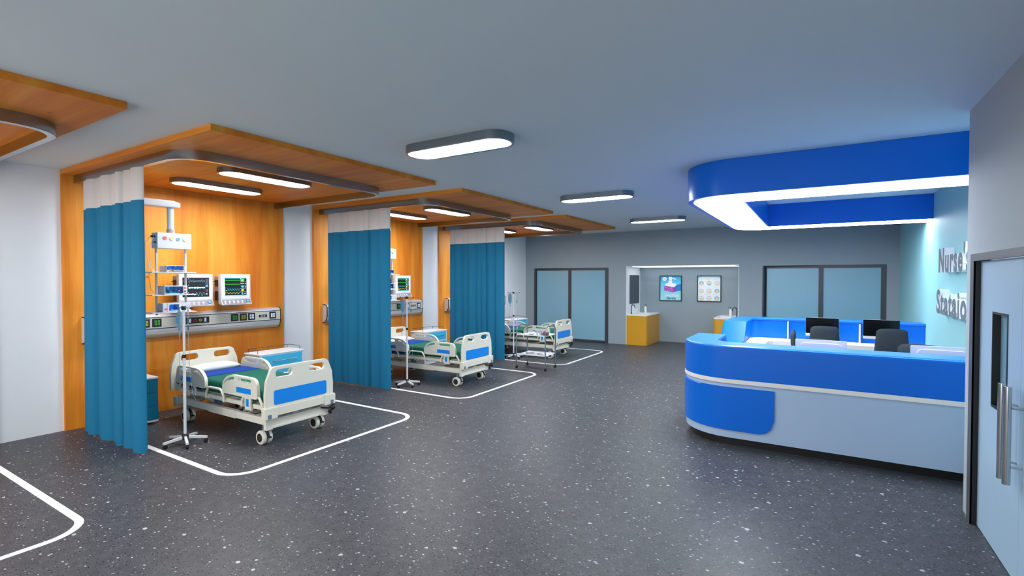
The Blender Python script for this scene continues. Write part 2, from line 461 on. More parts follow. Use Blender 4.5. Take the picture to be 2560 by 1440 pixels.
# sliding glass doors in the back wall
def sliding(name, x0, x1):
    r = bpy.data.objects.new(name, None); COL.objects.link(r); r['kind'] = 'structure'; ROOT[r.name] = Vector((0, 0, 0))
    y0, y1 = YB-.012, YB+.06; mid = (x0+x1)/2
    f = MB().box(x0, x0+.1, y0, y1, 0, DZ).box(x1-.1, x1, y0, y1, 0, DZ).box(x0+.1, x1-.1, y0, y1, DZ-.07, DZ).box(x0+.1, x1-.1, y0, y1, 0, .07)
    f.box(mid-.05, mid+.05, y0+.006, y1, .07, DZ-.07)
    o = part('door_frame', f, M['frame'], r, .003); o['kind'] = 'structure'
    for a, b in ((x0+.1, mid-.05), (mid+.05, x1-.1)):
        o = part('door_pane', MB().box(a, b, YB+.02, YB+.035, .07, DZ-.07), M['pane'], r); o['kind'] = 'structure'
sliding('door_1', *D1); sliding('door_2', *D2)

# pale blue double door in the right wall
r = bpy.data.objects.new('door_3', None); COL.objects.link(r); r['kind'] = 'structure'; ROOT[r.name] = Vector((0, 0, 0))
cas = [(DY0-.06, 0), (DY0+.04, 0), (DY0+.04, DTZ-.01), (DY1-.04, DTZ-.01), (DY1-.04, 0), (DY1+.06, 0), (DY1+.06, 2.2), (DY0-.06, 2.2)]
o = part('door_casing', MB().prism(cas, 0, 1.085, XD), M['casing'], r, .002); o['kind'] = 'structure'
for o in part_each('door_jamb', MB().box(1.0855, 1.19, DY1-.04, DY1-.0005, 0, DTZ).box(1.0855, 1.19, DY0+.0005, DY0+.04, 0, DTZ), M['black'], r): o['kind'] = 'structure'
SEAM = 4.42
def leaf(y0, y1, w0, w1):
    hole = [(w0, 1.05), (w1, 1.05), (w1, 1.75), (w0, 1.75)]
    o = part('door_leaf', MB().prism([(y0, .006), (y1, .006), (y1, DTZ-.012), (y0, DTZ-.012)], 0, 1.13, 1.19, [hole]), M['doorpaint'], r); o['kind'] = 'structure'
    fr = MB().prism([(w0-.004, 1.046), (w1+.004, 1.046), (w1+.004, 1.754), (w0-.004, 1.754)], 0, 1.126, 1.188, [[(w0+.012, 1.062), (w1-.012, 1.062), (w1-.012, 1.738), (w0+.012, 1.738)]])
    o = part('window_frame', fr, M['black'], r); o['kind'] = 'structure'
    o = part('window_pane', MB().box(1.172, 1.18, w0+.012, w1-.012, 1.062, 1.738), M['pane'], r); o['kind'] = 'structure'
leaf(SEAM+.0015, DY1-.042, 4.685, 5.03); leaf(DY0+.042, SEAM-.0015, 3.81, 4.155)
for y in (SEAM+.058, SEAM-.058):
    h = MB().cyl((1.055, y, .675), (1.055, y, 1.31), .021, 16)
    o = part('pull_handle', h, M['chrome2'], r, .002, label='steel bar pull handle'); o['kind'] = 'structure'
    for o2 in part_each('handle_post', MB().cyl((1.06, y, .79), (1.13, y, .79), .009, 10).cyl((1.06, y, 1.17), (1.13, y, 1.17), .009, 10), M['chrome2'], o): o2['kind'] = 'structure'

# ------------------------------------------------------------------ lamps
def lamp(label, x, y, z, lx, ly, h, mat, group, rim=.028):
    """rounded oblong ceiling lamp, top at z"""
    r = min(lx, ly)/2*.92
    t = thing('ceiling_light', label, 'ceiling light', (x, y, z), group)
    o = rrect(x-lx/2, x+lx/2, y-ly/2, y+ly/2, r, 8); i = rrect(x-lx/2+rim, x+lx/2-rim, y-ly/2+rim, y+ly/2-rim, r-rim, 8)
    part('light_frame', MB().prism(o, 2, z-h, z, [i]), M['darkchrome'], t, .002)
    part('diffuser', MB().prism(i, 2, z-h+.004, z-.01), mat, t)
    return t
def bay_lights(y, who):
    g = 'lights under the wooden canopies'
    lamp('outer of two oblong lights under the canopy of the %s bay' % who, -6.215, y+1.483, 3.36, .37, 1.25, .062, M['lamp'], g)
    lamp('inner of two oblong lights under the canopy of the %s bay, nearer its wall panel' % who, -7.40, y+1.483, 3.36, .37, 1.25, .062, M['lamp'], g)
CORR = {.32: 'unseen oblong ceiling light added above the open floor nearest the camera', 4.11: 'largest oblong light on the bare ceiling, in the middle of the picture', 7.90: 'middle oblong light of the row on the bare ceiling', 11.69: 'farthest and smallest oblong light on the bare ceiling'}  # the nearest one hangs out of view, added for the light it gives
for y, lb in CORR.items():
    lamp(lb, -3.18, y, H, 1.29, .40, .085, M['lamp2'], 'lights on the bare ceiling', .03)

# ------------------------------------------------------------------ the bays: joinery, rail, curtain, tape
Y0 = 2.447
def bay_shell(k, who, full=True):
    y = Y0 + PER*k; y1 = y + 3.148; g = None
    solo('ceiling_canopy', MB().box(XW, -4.735, y, y1, 3.36, H), M['wood_x'], 'orange wooden ceiling canopy over the %s bay' % who, 'canopy', (-6.57, (y+y1)/2, H), 'wooden canopies', .003)
    solo('wall_panel', MB().box(XW, -8.37, y, y1, 0, 3.36), M['wood_v'], 'orange wooden wall panel at the head of the %s bay' % who, 'wall panel', (-8.39, (y+y1)/2, 0), 'wooden wall panels', .003)
    ya, yb, xf = y+.127, y1-.127, -5.553; R = .34
    path = [(-8.37, ya), (-7.6, ya), (-6.8, ya), (xf-R, ya)] + arc(xf-R, ya+R, R, -90, 0, 12)[1:] + [(xf, y+1.2), (xf, y+1.9)] + arc(xf-R, yb-R, R, 0, 90, 12) + [(-6.8, yb), (-7.6, yb), (-8.37, yb)]
    solo('curtain_rail', MB().sweep(path, [(0, 3.258), (.056, 3.258), (.056, 3.36), (0, 3.36)]), M['rail'], 'curved steel curtain rail under the canopy of the %s bay' % who, 'curtain rail', (-6.9, (y+y1)/2, 3.36), 'curtain rails', sharp=50)
    bay_lights(y, who)
    # taped outline on the floor
    to, ti, R = -4.915, -4.975, .31; ta, tb = y+.255, y1-.18
    tp = [(-8.36, ta), (to-R, ta)] + arc(to-R, ta+R, R, -90, 0, 10)[1:] + arc(to-R, tb-R, R, 0, 90, 10) + [(-8.36, tb)]
    solo('floor_marking', MB().sweep(tp, [(0, .0005), (.06, .0005), (.06, .0025), (0, .0025)]), M['tape'], 'white line on the floor around the %s bay' % who, 'floor marking', (-6.6, (y+y1)/2, 0), 'floor lines around the bays')
for k, who in ((-1, 'left-edge'), (0, 'nearest'), (1, 'middle'), (2, 'farthest')):
    bay_shell(k, who)

def curtain(y, label):
    x0, x1 = -8.14, -6.46; n = 240
    wid = [.15, .21, .17, .24, .16, .15, .22, .25]
    knots = [0]
    for w_ in wid: knots.append(knots[-1] + w_)
    amp = [.8, 1, .75, 1.1, .7, .9, 1.05, .9]; off = [.012, -.010, .016, -.006, .014, -.014, .010, -.012]
    def dis(u, t):
        xx = min(u*1.55, knots[-1]-1e-6)
        for i in range(len(wid)):
            if knots[i] <= xx < knots[i+1]:
                q = (xx-knots[i])/wid[i]
                sk = .10*math.sin(i*2.1+1.3*t); qq = min(1, max(0, q + sk*math.sin(PI*q)))
                e = math.sin(PI*qq)**.62
                ed = min(1, q/.12, (1-q)/.12)
                return -.060*amp[i]*e*(.66+.5*t) + off[i]*ed + .004
        return 0
    def sheet(z0, z1, m):
        mb = MB(); vs = []
        for s in (0, 1):
            for j in range(m+1):
                z = z0+(z1-z0)*j/m; t = (3.257-z)/3.237
                for i in range(n+1):
                    u = i/n; xx = x0 + (x1-x0)*u + .004*math.sin(9*u)*t
                    vs.append((xx, y + dis(u, t) - s*.005, z))
        w = n+1; N = w*(m+1); fs = []
        for j in range(m):
            for i in range(n):
                a = j*w+i
                fs += [(a, a+1, a+w+1, a+w), (N+a, N+a+w, N+a+w+1, N+a+1)]
        for i in range(n):
            fs += [(i, N+i, N+i+1, i+1), (m*w+i, m*w+i+1, N+m*w+i+1, N+m*w+i)]
        for j in range(m):
            fs += [(j*w, (j+1)*w, N+(j+1)*w, N+j*w), (j*w+n, N+j*w+n, N+(j+1)*w+n, (j+1)*w+n)]
        return mb.add(vs, fs)
    t = thing('curtain', label, 'curtain', (-7.45, y, .02), 'blue cubicle curtains')
    part('curtain_header', sheet(2.888, 3.257, 3), M['white_cloth'], t, label='white top band')
    part('curtain_cloth', sheet(.02, 2.888, 12), M['blue'], t, label='blue cloth')
    return t
cur = curtain(Y0+.158, 'blue curtain with white top band at the nearest bay')
for k in (1, 2):
    dup(cur, (0, PER*k, 0), 'blue curtain with white top band at the %s bay' % BAYS[k])

# ------------------------------------------------------------------ bed
def make_bed():
    X, Yc = -6.61, 3.895
    t = thing('hospital_bed', 'cream hospital bed with blue inserts in the nearest bay', 'bed', (X, Yc, 0), 'hospital beds')
    L = lambda pts: [(Yc+a, b) for a, b in pts]
    def outline(zb):
        return L([(-.475, zb), (.475, zb), (.478, .62), (.462, .78)] + arc(.345, .873, .075, 10, 90, 6) + [(0, .952)] + arc(-.345, .873, .075, 90, 170, 6) + [(-.462, .78), (-.478, .62)])
    holes = [L(rrect(-.345, -.112, .818, .910, .042, 5)), L(rrect(.112, .345, .818, .910, .042, 5))]
    part('headboard', MB().prism(outline(.43), 0, X-1.165, X-1.12, holes), M['cream'], t, .008)
    fb = part('footboard', MB().prism(outline(.36), 0, X+1.085, X+1.125, holes), M['cream'], t, .008)
    part('footboard_insert', MB().prism(L(rrect(-.37, .37, .492, .668, .025)), 0, X+1.12, X+1.129), M['bedblue'], fb, .001, label='bright blue panel')
    part('bottom_rail', MB().box(X+1.10, X+1.135, Yc-.36, Yc+.36, .362, .458), M['cream'], fb, .004)
    for s in (-1, 1):
        o = part('corner_block', MB().box(X+1.07, X+1.15, Yc+s*.415-.085, Yc+s*.415+.085, .335, .475), M['cream'], t, .014)
        part('bumper', MB().box(X+1.145, X+1.153, Yc+s*.44-.024, Yc+s*.44+.024, .345, .395), M['steelblue'], o, .004)
    # lower chassis
    for s in (-1, 1):
        ch = MB()
        ya, yb = sorted((Yc+s*.425, Yc+s*.375))
        ch.box(X-1.09, X-.23, ya, yb, .247, .333); ch.box(X+.38, X+1.07, ya, yb, .247, .333)
        ya, yb = sorted((Yc+s*.43, Yc+s*.37))
        ch.box(X-.24, X+.40, ya, yb, .240, .338)
        part('side_beam', ch, M['cream'], t, .006)
    eb = MB().box(X+1.03, X+1.06, Yc-.36, Yc+.36, .20, .31).box(X+1.055, X+1.066, Yc-.36, Yc+.36, .285, .31).box(X+1.055, X+1.066, Yc-.36, Yc+.36, .20, .225)
    eb.box(X-1.12, X-1.06, Yc-.36, Yc+.36, .21, .32)
    part_each('end_beam', eb, M['cream'], t, .003)
    eb = MB()
    for s in (-1, 1):
        eb.box(X+1.02, X+1.075, Yc+s*.395-.045, Yc+s*.395+.045, .19, .335)
        eb.box(X-1.14, X-1.04, Yc+s*.395-.05, Yc+s*.395+.05, .20, .335)
    part_each('chassis_post', eb, M['cream'], t, .008)
    # upper deck under the mattress
    dk = MB()
    for s in (-1, 1): dk.box(X-1.11, X+1.08, Yc+s*.41-.02, Yc+s*.41+.02, .425, .475)
    for i in range(9): dk.box(X-1.05+i*.25, X-.93+i*.25, Yc-.39, Yc+.39, .452, .475)
    dk.box(X-1.1, X+1.06, Yc-.36, Yc+.36, .475, .495)
    part('deck', dk, M['cream'], t, .003)
    tr = MB()
    for xx in (.55, .75, .92): tr.box(X+xx, X+xx+.05, Yc-.37, Yc+.37, .30, .33)
    tr.box(X+.5, X+1.03, Yc-.03, Yc+.03, .305, .335)
    part_each('foot_grid', tr, M['cream'], t, .003)
    # lifting gear
    lf = MB()
    for xa, xb in ((-.75, -.35), (.35, .8)):
        for s in (-1, 1):
            lf.tube([(X+xa, Yc+s*.28, .30), (X+xb, Yc+s*.28, .44)], .022, 8)
    part_each('lift_arm', lf, M['cream'], t)
    ac = MB().tube([(X-.72, Yc-.30, .40), (X-.28, Yc-.30, .345)], .032, 12)
    o = part('actuator', ac, M['cream'], t)
    part('motor', MB().tube([(X-.28, Yc-.30, .345), (X-.19, Yc-.30, .335)], .036, 12), M['steelblue'], o, label='blue grey motor end')
    ac = MB().tube([(X+.1, Yc+.1, .36), (X+.9, Yc+.1, .30)], .026, 12)
    part('crank_shaft', ac, M['greyp'], t)
    # side rails
    prof = lambda m: [(m*a, b) for a, b in ([(-.381, .60), (-.377, .66), (-.362, .695), (-.33, .732), (-.285, .765), (-.235, .786), (-.18, .798), (-.12, .803), (.22, .803), (.285, .799), (.325, .785), (.352, .757), (.368, .715), (.379, .65)] + arc(.341, .593, .040, 0, -90, 5) + arc(-.347, .587, .034, 270, 180, 4))]
    hole1 = lambda m: [(m*a, b) for a, b in [(-.345, .664), (-.33, .664), (-.305, .686), (-.265, .712), (-.215, .732), (-.16, .743), (-.118, .746), (-.108, .754), (-.108, .774), (-.118, .781), (-.17, .776), (-.22, .765), (-.27, .744), (-.315, .710), (-.34, .68)]]
    hole2 = lambda m: [(m*a, b) for a, b in rrect(-.03, .255, .733, .779, .016, 4)]
    def rail(xc, m, s, side):
        yo = Yc+s*.475; yi = Yc+s*.435; a, b = sorted((yo, yi))
        sh = lambda pts: [(xc+p[0], p[1]) for p in pts]
        o = part('side_rail', MB().prism(sh(prof(m)), 1, a, b, [sh(hole1(m)), sh(hole2(m))]), M['cream'], t, .006)
        e = yo+s*.003; a, b = sorted((yo-s*.002, e)); q0, q1 = sorted((xc+m*-.055, xc+m*.25))
        part('side_rail_insert', MB().box(q0, q1, a, b, .600, .665), M['bedblue'], o, label='blue label panel')
        a, b = sorted((yo-s*.012, yi+s*.002)); xp = xc + m*.155
        part('side_rail_bracket', MB().prism([(xp-.07, .555), (xp+.07, .555), (xp+.06, .47), (xp+.08, .40), (xp-.06, .40), (xp-.06, .47)], 1, a, b), M['cream'], o, .006)
        a, b = sorted((yo-s*.013, yo-s*.009)); part('bracket_plate', MB().box(xp-.028, xp+.028, a, b, .445, .535), M['bedblue'], o)
    for s in (-1, 1):
        rail(X+.575, 1, s, 'foot'); rail(X-.60, -1, s, 'head')
        yo = Yc+s*.455
        hp = lambda xa, xb: [(X+xa, yo, .43), (X+xa+.005, yo, .50), (X+xa+.06, yo, .573), (X+xa+.10, yo, .582), (X+xb-.10, yo, .582), (X+xb-.06, yo, .573), (X+xb-.005, yo, .50), (X+xb, yo, .43)]
        for xa, xb in ((-.235, .20), (.60, 1.03), (-.93, -.49)):
            part('grab_loop', MB().tube(hp(xa, xb), .016, 8).box(X+xa-.02, X+xa+.02, yo-s*.03-.02, yo-s*.03+.02, .425, .455).box(X+xb-.02, X+xb+.02, yo-s*.03-.02, yo-s*.03+.02, .425, .455), M['cream'], t)
    # casters
    for xx, yy in ((.93, -.372), (.93, .372), (-.87, -.372), (-.87, .372)):
        cx, cy = X+xx, Yc+yy
        c = part('caster', MB().lathe([(.05, -.062), (.078, -.06), (.085, -.052), (.085, -.02), (.075, -.014)], (cx, cy, .085), 1, 28).lathe([(.075, .014), (.085, .02), (.085, .052), (.078, .06), (.05, .062)], (cx, cy, .085), 1, 28), M['cream'], t)
        part('caster_hub', MB().lathe([(.052, -.065), (.052, -.06)], (cx, cy, .085), 1, 24).lathe([(.052, .06), (.052, .065)], (cx, cy, .085), 1, 24).lathe([(.05, -.03), (.05, .03)], (cx, cy, .085), 1, 24), M['dark'], c)
        part('caster_stem', MB().cyl((cx, cy, .15), (cx, cy, .25), .024, 14), M['steelblue'], c)
        bp = [(cx+.092*math.cos(a), cy, .085+.092*math.sin(a)) for a in [math.radians(x) for x in range(10, 131, 20)]]
        part('brake_pedal', MB().tube(bp, .013, 8).box(cx+.085, cx+.125, cy-.016, cy+.016, .088, .104), M['black'], c)
    cr = MB().tube([(X+1.06, Yc+.33, .30), (X+1.13, Yc+.40, .29), (X+1.13, Yc+.43, .30)], .012, 8).ell((X+1.13, Yc+.465, .285), (.03, .036, .036)).ell((X+1.10, Yc+.50, .32), (.018, .024, .02)).ell((X+1.09, Yc+.455, .225), (.022, .026, .03))
    part('crank_handle', cr, M['black'], t, label='black crank knobs')
    return t
bed = make_bed()
def bedding():
    X, Yc = -6.61, 3.895
    m = solo('mattress', MB().prism(rrect(Yc-.42, Yc+.42, .497, .667, .045, 5), 0, X-1.10, X+1.06), M['green'], 'green covered mattress on the nearest bed', 'mattress', (X, Yc, .497), 'green mattresses', .012)
    path = arc(Yc-.424+.048, .672-.048, .048, 180, 90, 5) + arc(Yc+.424-.048, .672-.048, .048, 90, 0, 5)
    full = [(Yc-.426, .505)] + path + [(Yc+.426, .505)]
    inner = [(a*.996+Yc*.004, b-.004) for a, b in reversed(full)]
    s = solo('draw_sheet', MB().prism(full + inner, 0, X-.80, X-.41), M['royal'], 'royal blue sheet folded across the green mattress of the nearest bed', 'sheet', (X-.6, Yc, .667), 'blue draw sheets')
    pb = MB(); n, k = 24, 14
    vs = []
    for sgn in (1, -1):
        for i in range(n+1):
            for j in range(k+1):
                u, v = 2*i/n-1, 2*j/k-1
                e = max(0, (1-abs(u)**3.2))*max(0, (1-abs(v)**3.2))
                h = .062*e**.55
                cu = 1-.05*(1-abs(v))*(abs(u) > .98); cv = 1-.10*(abs(u) < .95)*abs(v)**4
                z = .668 + .03 + (h if sgn > 0 else -min(h, .03))
                vs.append((X-.955+.152*v*cv, Yc+.02+.33*u*cu, z))
    w = k+1; N = (n+1)*w; fs = []
    for i in range(n):
        for j in range(k):
            a = i*w+j; fs += [(a, a+1, a+w+1, a+w), (N+a, N+a+w, N+a+w+1, N+a+1)]
    pb.add(vs, fs)
    p = solo('pillow', pb, M['linen'], 'white pillow at the head of the nearest bed', 'pillow', (X-.965, Yc+.02, .667), 'white pillows', sharp=80)
    return m, s, p
mat_, sheet_, pil_ = bedding()
for k in (1, 2):
    d = (0, FP*k, 0)
    dup(bed, d, 'cream hospital bed with blue inserts in the %s bay' % BAYS[k])
    dup(mat_, d, 'green covered mattress on the %s bed' % BAYS[k])
    dup(sheet_, d, 'royal blue sheet folded across the green mattress of the %s bed' % BAYS[k])
    dup(pil_, d, 'white pillow at the head of the %s bed' % BAYS[k])

# ------------------------------------------------------------------ head wall unit
def head_unit():
    ya, yb = 2.635, 5.44; xb = -8.37
    t = thing('bed_head_unit', 'long silver bed head unit with sockets on the wooden panel of the nearest bay', 'bed head unit', (xb, 4.05, 1.3), 'bed head units')
    def prof(e):
        return [(xb, 1.125-e), (xb+.035, 1.128-e), (xb+.075+e, 1.145), (xb+.105+e, 1.18), (xb+.125+e, 1.225), (xb+.132+e, 1.262), (xb+.132+e, 1.432), (xb+.122+e, 1.456), (xb+.095+e, 1.476+e), (xb+.05, 1.484+e), (xb, 1.485+e)]
    part('housing', MB().prism([(a, b) for a, b in prof(0)], 1, ya+.012, yb-.012), M['silver'], t, sharp=24)
    part('lower_channel', MB().prism([(xb+.03, 1.122), (xb+.08, 1.145), (xb+.1105, 1.18), (xb+.118, 1.198), (xb+.11, 1.20), (xb+.07, 1.155), (xb+.03, 1.13)], 1, ya+.014, yb-.014), M['ocre'], t)
    part_each('end_cap', MB().prism(prof(.005), 1, ya, ya+.012).prism(prof(.005), 1, yb-.012, yb), M['black'], t)
    part('end_face', MB().prism(prof(-.010), 1, ya-.002, ya+.001), M['silver'], t, sharp=24)
    xf = xb+.132
    part('front_panel', MB().box(xf-.002, xf+.003, ya+.012, yb-.012, 1.272, 1.424), M['ocre'], t)
    part_each('trim_line', MB().box(xf-.002, xf+.005, ya+.012, yb-.012, 1.262, 1.272).box(xf-.002, xf+.005, ya+.012, yb-.012, 1.424, 1.434), M['black'], t)
    def sock(y0, y1, z0, z1, mat, n=2):
        o = part('socket_plate', MB().box(xf+.002, xf+.010, y0, y1, z0, z1), M['black'], t, .002)
        w = (y1-y0); m = MB(); d = MB()
        for i in range(n):
            c = y0 + w*(.34 + .34*i)
            m.box(xf+.009, xf+.014, c-w*.12, c+w*.12, z0+(z1-z0)*.2, z0+(z1-z0)*.8)
            d.box(xf+.0135, xf+.0155, c-.006, c+.006, (z0+z1)/2-.007, (z0+z1)/2+.007)
        q = part('socket', m, mat, o); part('socket_slot', d, M['black'], q)
    z0, z1 = 1.292, 1.412
    sock(2.95, 3.07, z0, z1, M['gsock']); sock(3.255, 3.375, z0, z1, M['ysock']); sock(3.405, 3.525, z0, z1, M['gsock'])
    sock(4.545, 4.665, z0, z1, M['gsock']); sock(4.69, 4.81, z0, z1, M['ysock']); sock(4.835, 4.955, z0, z1, M['ledw']); sock(5.22, 5.34, z0, z1, M['ledw'])
    o = part('gas_panel', MB().box(xf+.002, xf+.010, 3.86, 4.20, 1.302, 1.398), M['black'], t, .002)
    part('gas_outlet', MB().lathe([(.022, 0), (.022, .006), (.012, .006), (.012, 0)], (xf+.010, 3.985, 1.35), 0, 20), M['red'], o, label='red ring outlet')
    part('gas_outlet', MB().lathe([(.022, 0), (.022, .006), (.012, .006), (.012, 0)], (xf+.010, 4.065, 1.35), 0, 20), M['yell'], o, label='yellow ring outlet')
    part_each('indicator', MB().box(xf+.009, xf+.012, 3.90, 3.928, 1.32, 1.38).box(xf+.009, xf+.012, 4.125, 4.153, 1.32, 1.38), M['ledw'], o)
    o = part('data_port', MB().box(xf+.002, xf+.009, 5.025, 5.175, 1.327, 1.371), M['black'], t, .002)
    part_each('port_mark', MB().prism([(5.06, 1.338), (5.09, 1.338), (5.09, 1.36), (5.06, 1.36)], 0, xf+.0085, xf+.010, [[(5.065, 1.343), (5.085, 1.343), (5.085, 1.355), (5.065, 1.355)]]).prism([(5.11, 1.338), (5.14, 1.338), (5.14, 1.36), (5.11, 1.36)], 0, xf+.0085, xf+.010, [[(5.115, 1.343), (5.135, 1.343), (5.135, 1.355), (5.115, 1.355)]]), M['ledw'], o)
    return t
hu = head_unit()
for k in (1, 2): dup(hu, (0, FP*k, 0), 'long silver bed head unit with sockets on the wooden panel of the %s bay' % BAYS[k])

# ------------------------------------------------------------------ patient monitors
def monitor(y0, y1, kind, label):
    xf = -7.97; yc = (y0+y1)/2; w = y1-y0
    t = thing('patient_monitor', label, 'monitor', (-8.37, yc, 1.83), 'wall mounted patient monitors')
    part('housing', MB().prism([(xf, 2.07), (xf, 1.668), (xf+.045, 1.588), (xf+.03, 1.575), (xf-.075, 1.60), (xf-.075, 2.06)], 1, y0, y1), M['white'], t, .006)
    part('rear_module', MB().box(xf-.235, xf-.075, y0+.02, y1-.08, 1.64, 2.04), M['greyp'], t, .01)
    part_each('side_slot', MB().box(xf-.20, xf-.11, y0+.012, y0+.022, 1.88, 1.98).box(xf-.20, xf-.11, y0+.012, y0+.022, 1.66, 1.80), M['dark'], t)
    part('wall_arm', MB().box(-8.37, xf-.225, yc-.05, yc+.05, 1.78, 1.88).box(-8.37, -8.35, yc-.09, yc+.09, 1.73, 1.93), M['dgreyp'], t, .004)
    F = frame_px((xf, y0, 1.668)); W, Hh = w, .402     # front face, origin lower left
    fr = lambda mb: mb.xf(F)
    sx0, sx1, sy0, sy1 = .115*W, .79*W if kind == 'ekg' else .86*W, .055, .345
    if kind == 'ekg': sx0, sx1 = .10*W, .885*W
    else: sx0, sx1 = .13*W, .86*W
    part('bezel_line', fr(MB().prism(rrect(.012, W-.012, .008, Hh-.012, .01), 2, 0, .001, [rrect(.016, W-.016, .012, Hh-.016, .01)])), M['greyp'], t)
    scr = part('screen', fr(MB().box(sx0, sx1, sy0, sy1, 0, .002)), M['scr_dark' if kind == 'ekg' else 'scr_black'], t, label='lit screen')
    sw, sh = sx1-sx0, sy1-sy0
    Q = lambda a, b: (sx0+sw*a, sy0+sh*b)
    def trace(pts, wd, mat, nm='trace'):
        part(nm, ribbon([Q(*p) for p in pts], wd).xf(Matrix.Translation((0, 0, .0022))).xf(F), mat, scr)
    def fld(a0, a1, b0, b1, mat, nm='screen_field', d=.0026):
        p, q = Q(a0, b0), Q(a1, b1)
        part(nm, fr(MB().box(p[0], q[0], p[1], q[1], .0018, d)), mat, scr)
    def num(txt, a, b, size, mat):
        p = Q(a, b)
        part('digits', text_mesh(txt, size, .0004, .0012).xf(Matrix.Translation((p[0], p[1], .0034))).xf(F), mat, scr)
    if kind == 'ekg':
        pts = [(.22, .83)]
        for i in range(120):
            x = .22+.62*i/119; yv = .83
            for c, a in ((.26, -.13), (.40, .12), (.72, .12)):
                d = (x-c)/.012; yv += a*math.exp(-d*d) - .8*a*math.exp(-((x-c-.012)/.012)**2) if abs(d) < 6 else 0
            yv += .012*math.sin(x*210)
            pts.append((x, yv))
        trace(pts, .0035, M['tr_white'])
        up = []; 
        for i in range(90):
            x = .22+.62*i/89; e = .012+.038*abs(math.sin(x*31))*(.4+.6*abs(math.sin(x*9)))
            up.append((x, e))
        mb = MB(); n = len(up)
        vs = [(*Q(x, .48+e), .0026) for x, e in up] + [(*Q(x, .48-e), .0026) for x, e in up]
        mb.add(vs, [(i, n+i, n+i+1, i+1) for i in range(n-1)]); part('trace', mb.xf(F), M['tr_aqua'], scr)
        trace([(.34+.5*i/60, .15+.085*math.sin(i/60*2*PI*3.6)*(.5+.5*min(1, i/20))) for i in range(61)], .0035, M['tr_white'])
        fld(.86, .97, .62, .93, M['tr_panel']); fld(.87, .90, .52, .60, M['tr_aqua'], 'screen_mark'); fld(.93, .95, .52, .60, M['tr_aqua'], 'screen_mark')
        fld(.86, .96, .33, .37, M['tr_red'], 'screen_mark'); fld(.87, .95, .24, .28, M['tr_panel'], 'screen_mark'); fld(.87, .93, .12, .17, M['tr_white'], 'screen_mark'); fld(.03, .09, .81, .85, M['tr_red'], 'screen_mark')
        for b in (.94, .62, .24): fld(.205, .225, b-.015, b+.015, M['tr_white'], 'screen_mark')
    else:
        fld(0, 1, .965, 1, M['scr_cyan'], 'screen_bar'); fld(0, 1, 0, .035, M['scr_cyan'], 'screen_bar')
        for b in (.85, .63):
            pts = []
            for i in range(110):
                x = .01+.67*i/109; q = (x*9) % 1
                pts.append((x, b + .05*math.exp(-((q-.35)/.08)**2) + .018*math.exp(-((q-.75)/.1)**2)))
            trace(pts, .005, M['tr_green'])
        pts = []
        for i in range(110):
            x = .08+.60*i/109; q = (x*9.2) % 1
            pts.append((x, .30 + .12*(math.exp(-((q-.2)/.13)**2) + .5*math.exp(-((q-.55)/.16)**2))))
        trace(pts, .006, M['tr_teal'])
        trace([(.06+.62*i/60, .155+.035*math.sin(i/60*2*PI*4.2)) for i in range(61)], .005, M['tr_yel'])
        fld(.0, .02, .24, .50, M['tr_teal'], 'screen_mark'); fld(.0, .02, .06, .23, M['tr_yel'], 'screen_mark'); fld(.05, .09, .27, .31, M['tr_yel'], 'screen_mark')
        fld(.70, .90, .78, .95, M['num_gb']); fld(.70, .99, .765, .772, M['tr_white'], 'screen_rule'); fld(.70, .99, .585, .592, M['tr_white'], 'screen_rule'); fld(.70, .99, .41, .417, M['tr_white'], 'screen_rule'); fld(.70, .99, .215, .222, M['tr_white'], 'screen_rule')
        fld(.70, .745, .93, .965, M['tr_aqua'], 'screen_mark')
        num('60', .745, .825, .036, M['num_g']); num('98', .745, .45, .042, M['num_c']); num('20', .745, .27, .042, M['num_y'])
        for a0, a1, b0 in ((.71, .76, .66), (.77, .88, .665), (.93, .98, .655), (.76, .83, .14), (.76, .83, .075), (.89, .96, .10)): fld(a0, a1, b0, b0+.035, M['tr_white'], 'screen_mark')
        fld(.93, .945, .44, .55, M['tr_aqua'], 'screen_mark')
    # sloping control strip
    n = Vector((.080, 0, .045)).normalized(); v = Vector((-.045, 0, .08)).normalized(); o = Vector((xf+.045, y0, 1.588))
    S = Matrix(((0, v.x, n.x, o.x), (1, v.y, n.y, o.y), (0, v.z, n.z, o.z), (0, 0, 0, 1)))
    cs = part('control_strip', MB().box(.01, W-.01, .006, .090, 0, .0015).xf(S), M['strip'], t)
    for i in range(5):
        part('button', MB().lathe([(.0145, .001), (.0145, .005), (.011, .007)], (.055+i*.068, .052, 0), 2, 14).xf(S), M['white'], cs)
        part('button_mark', MB().box(.04+i*.068, .07+i*.068, .022, .029, .001, .002).xf(S), M['white'], cs)
    part('dial', MB().lathe([(.026, .001), (.026, .005), (.018, .005)], (W-.062, .056, 0), 2, 20).xf(S), M['p_navy'], cs, label='dark ringed dial')
    part('dial_cap', MB().lathe([(.018, .004), (.018, .008), (.012, .010)], (W-.062, .056, 0), 2, 18).xf(S), M['lblue'], cs)
    part('button_mark', MB().box(W-.08, W-.045, .012, .019, .001, .002).xf(S), M['white'], cs)
    part('side_knob', MB().cyl((xf-.17, y0+.015, 1.955), (xf-.17, y0-.018, 1.955), .008, 8), M['black'], t)
    return t
monitor(3.645, 4.125, 'ekg', 'patient monitor with grey heart traces behind the equipment pendant of the nearest bay')
m2 = monitor(4.245, 4.725, 'vital', 'patient monitor with green, blue and yellow traces beside the dark one in the nearest bay')
dup(m2, (0, FP, 0), 'patient monitor with green and yellow traces beside the curtain in the middle bay')

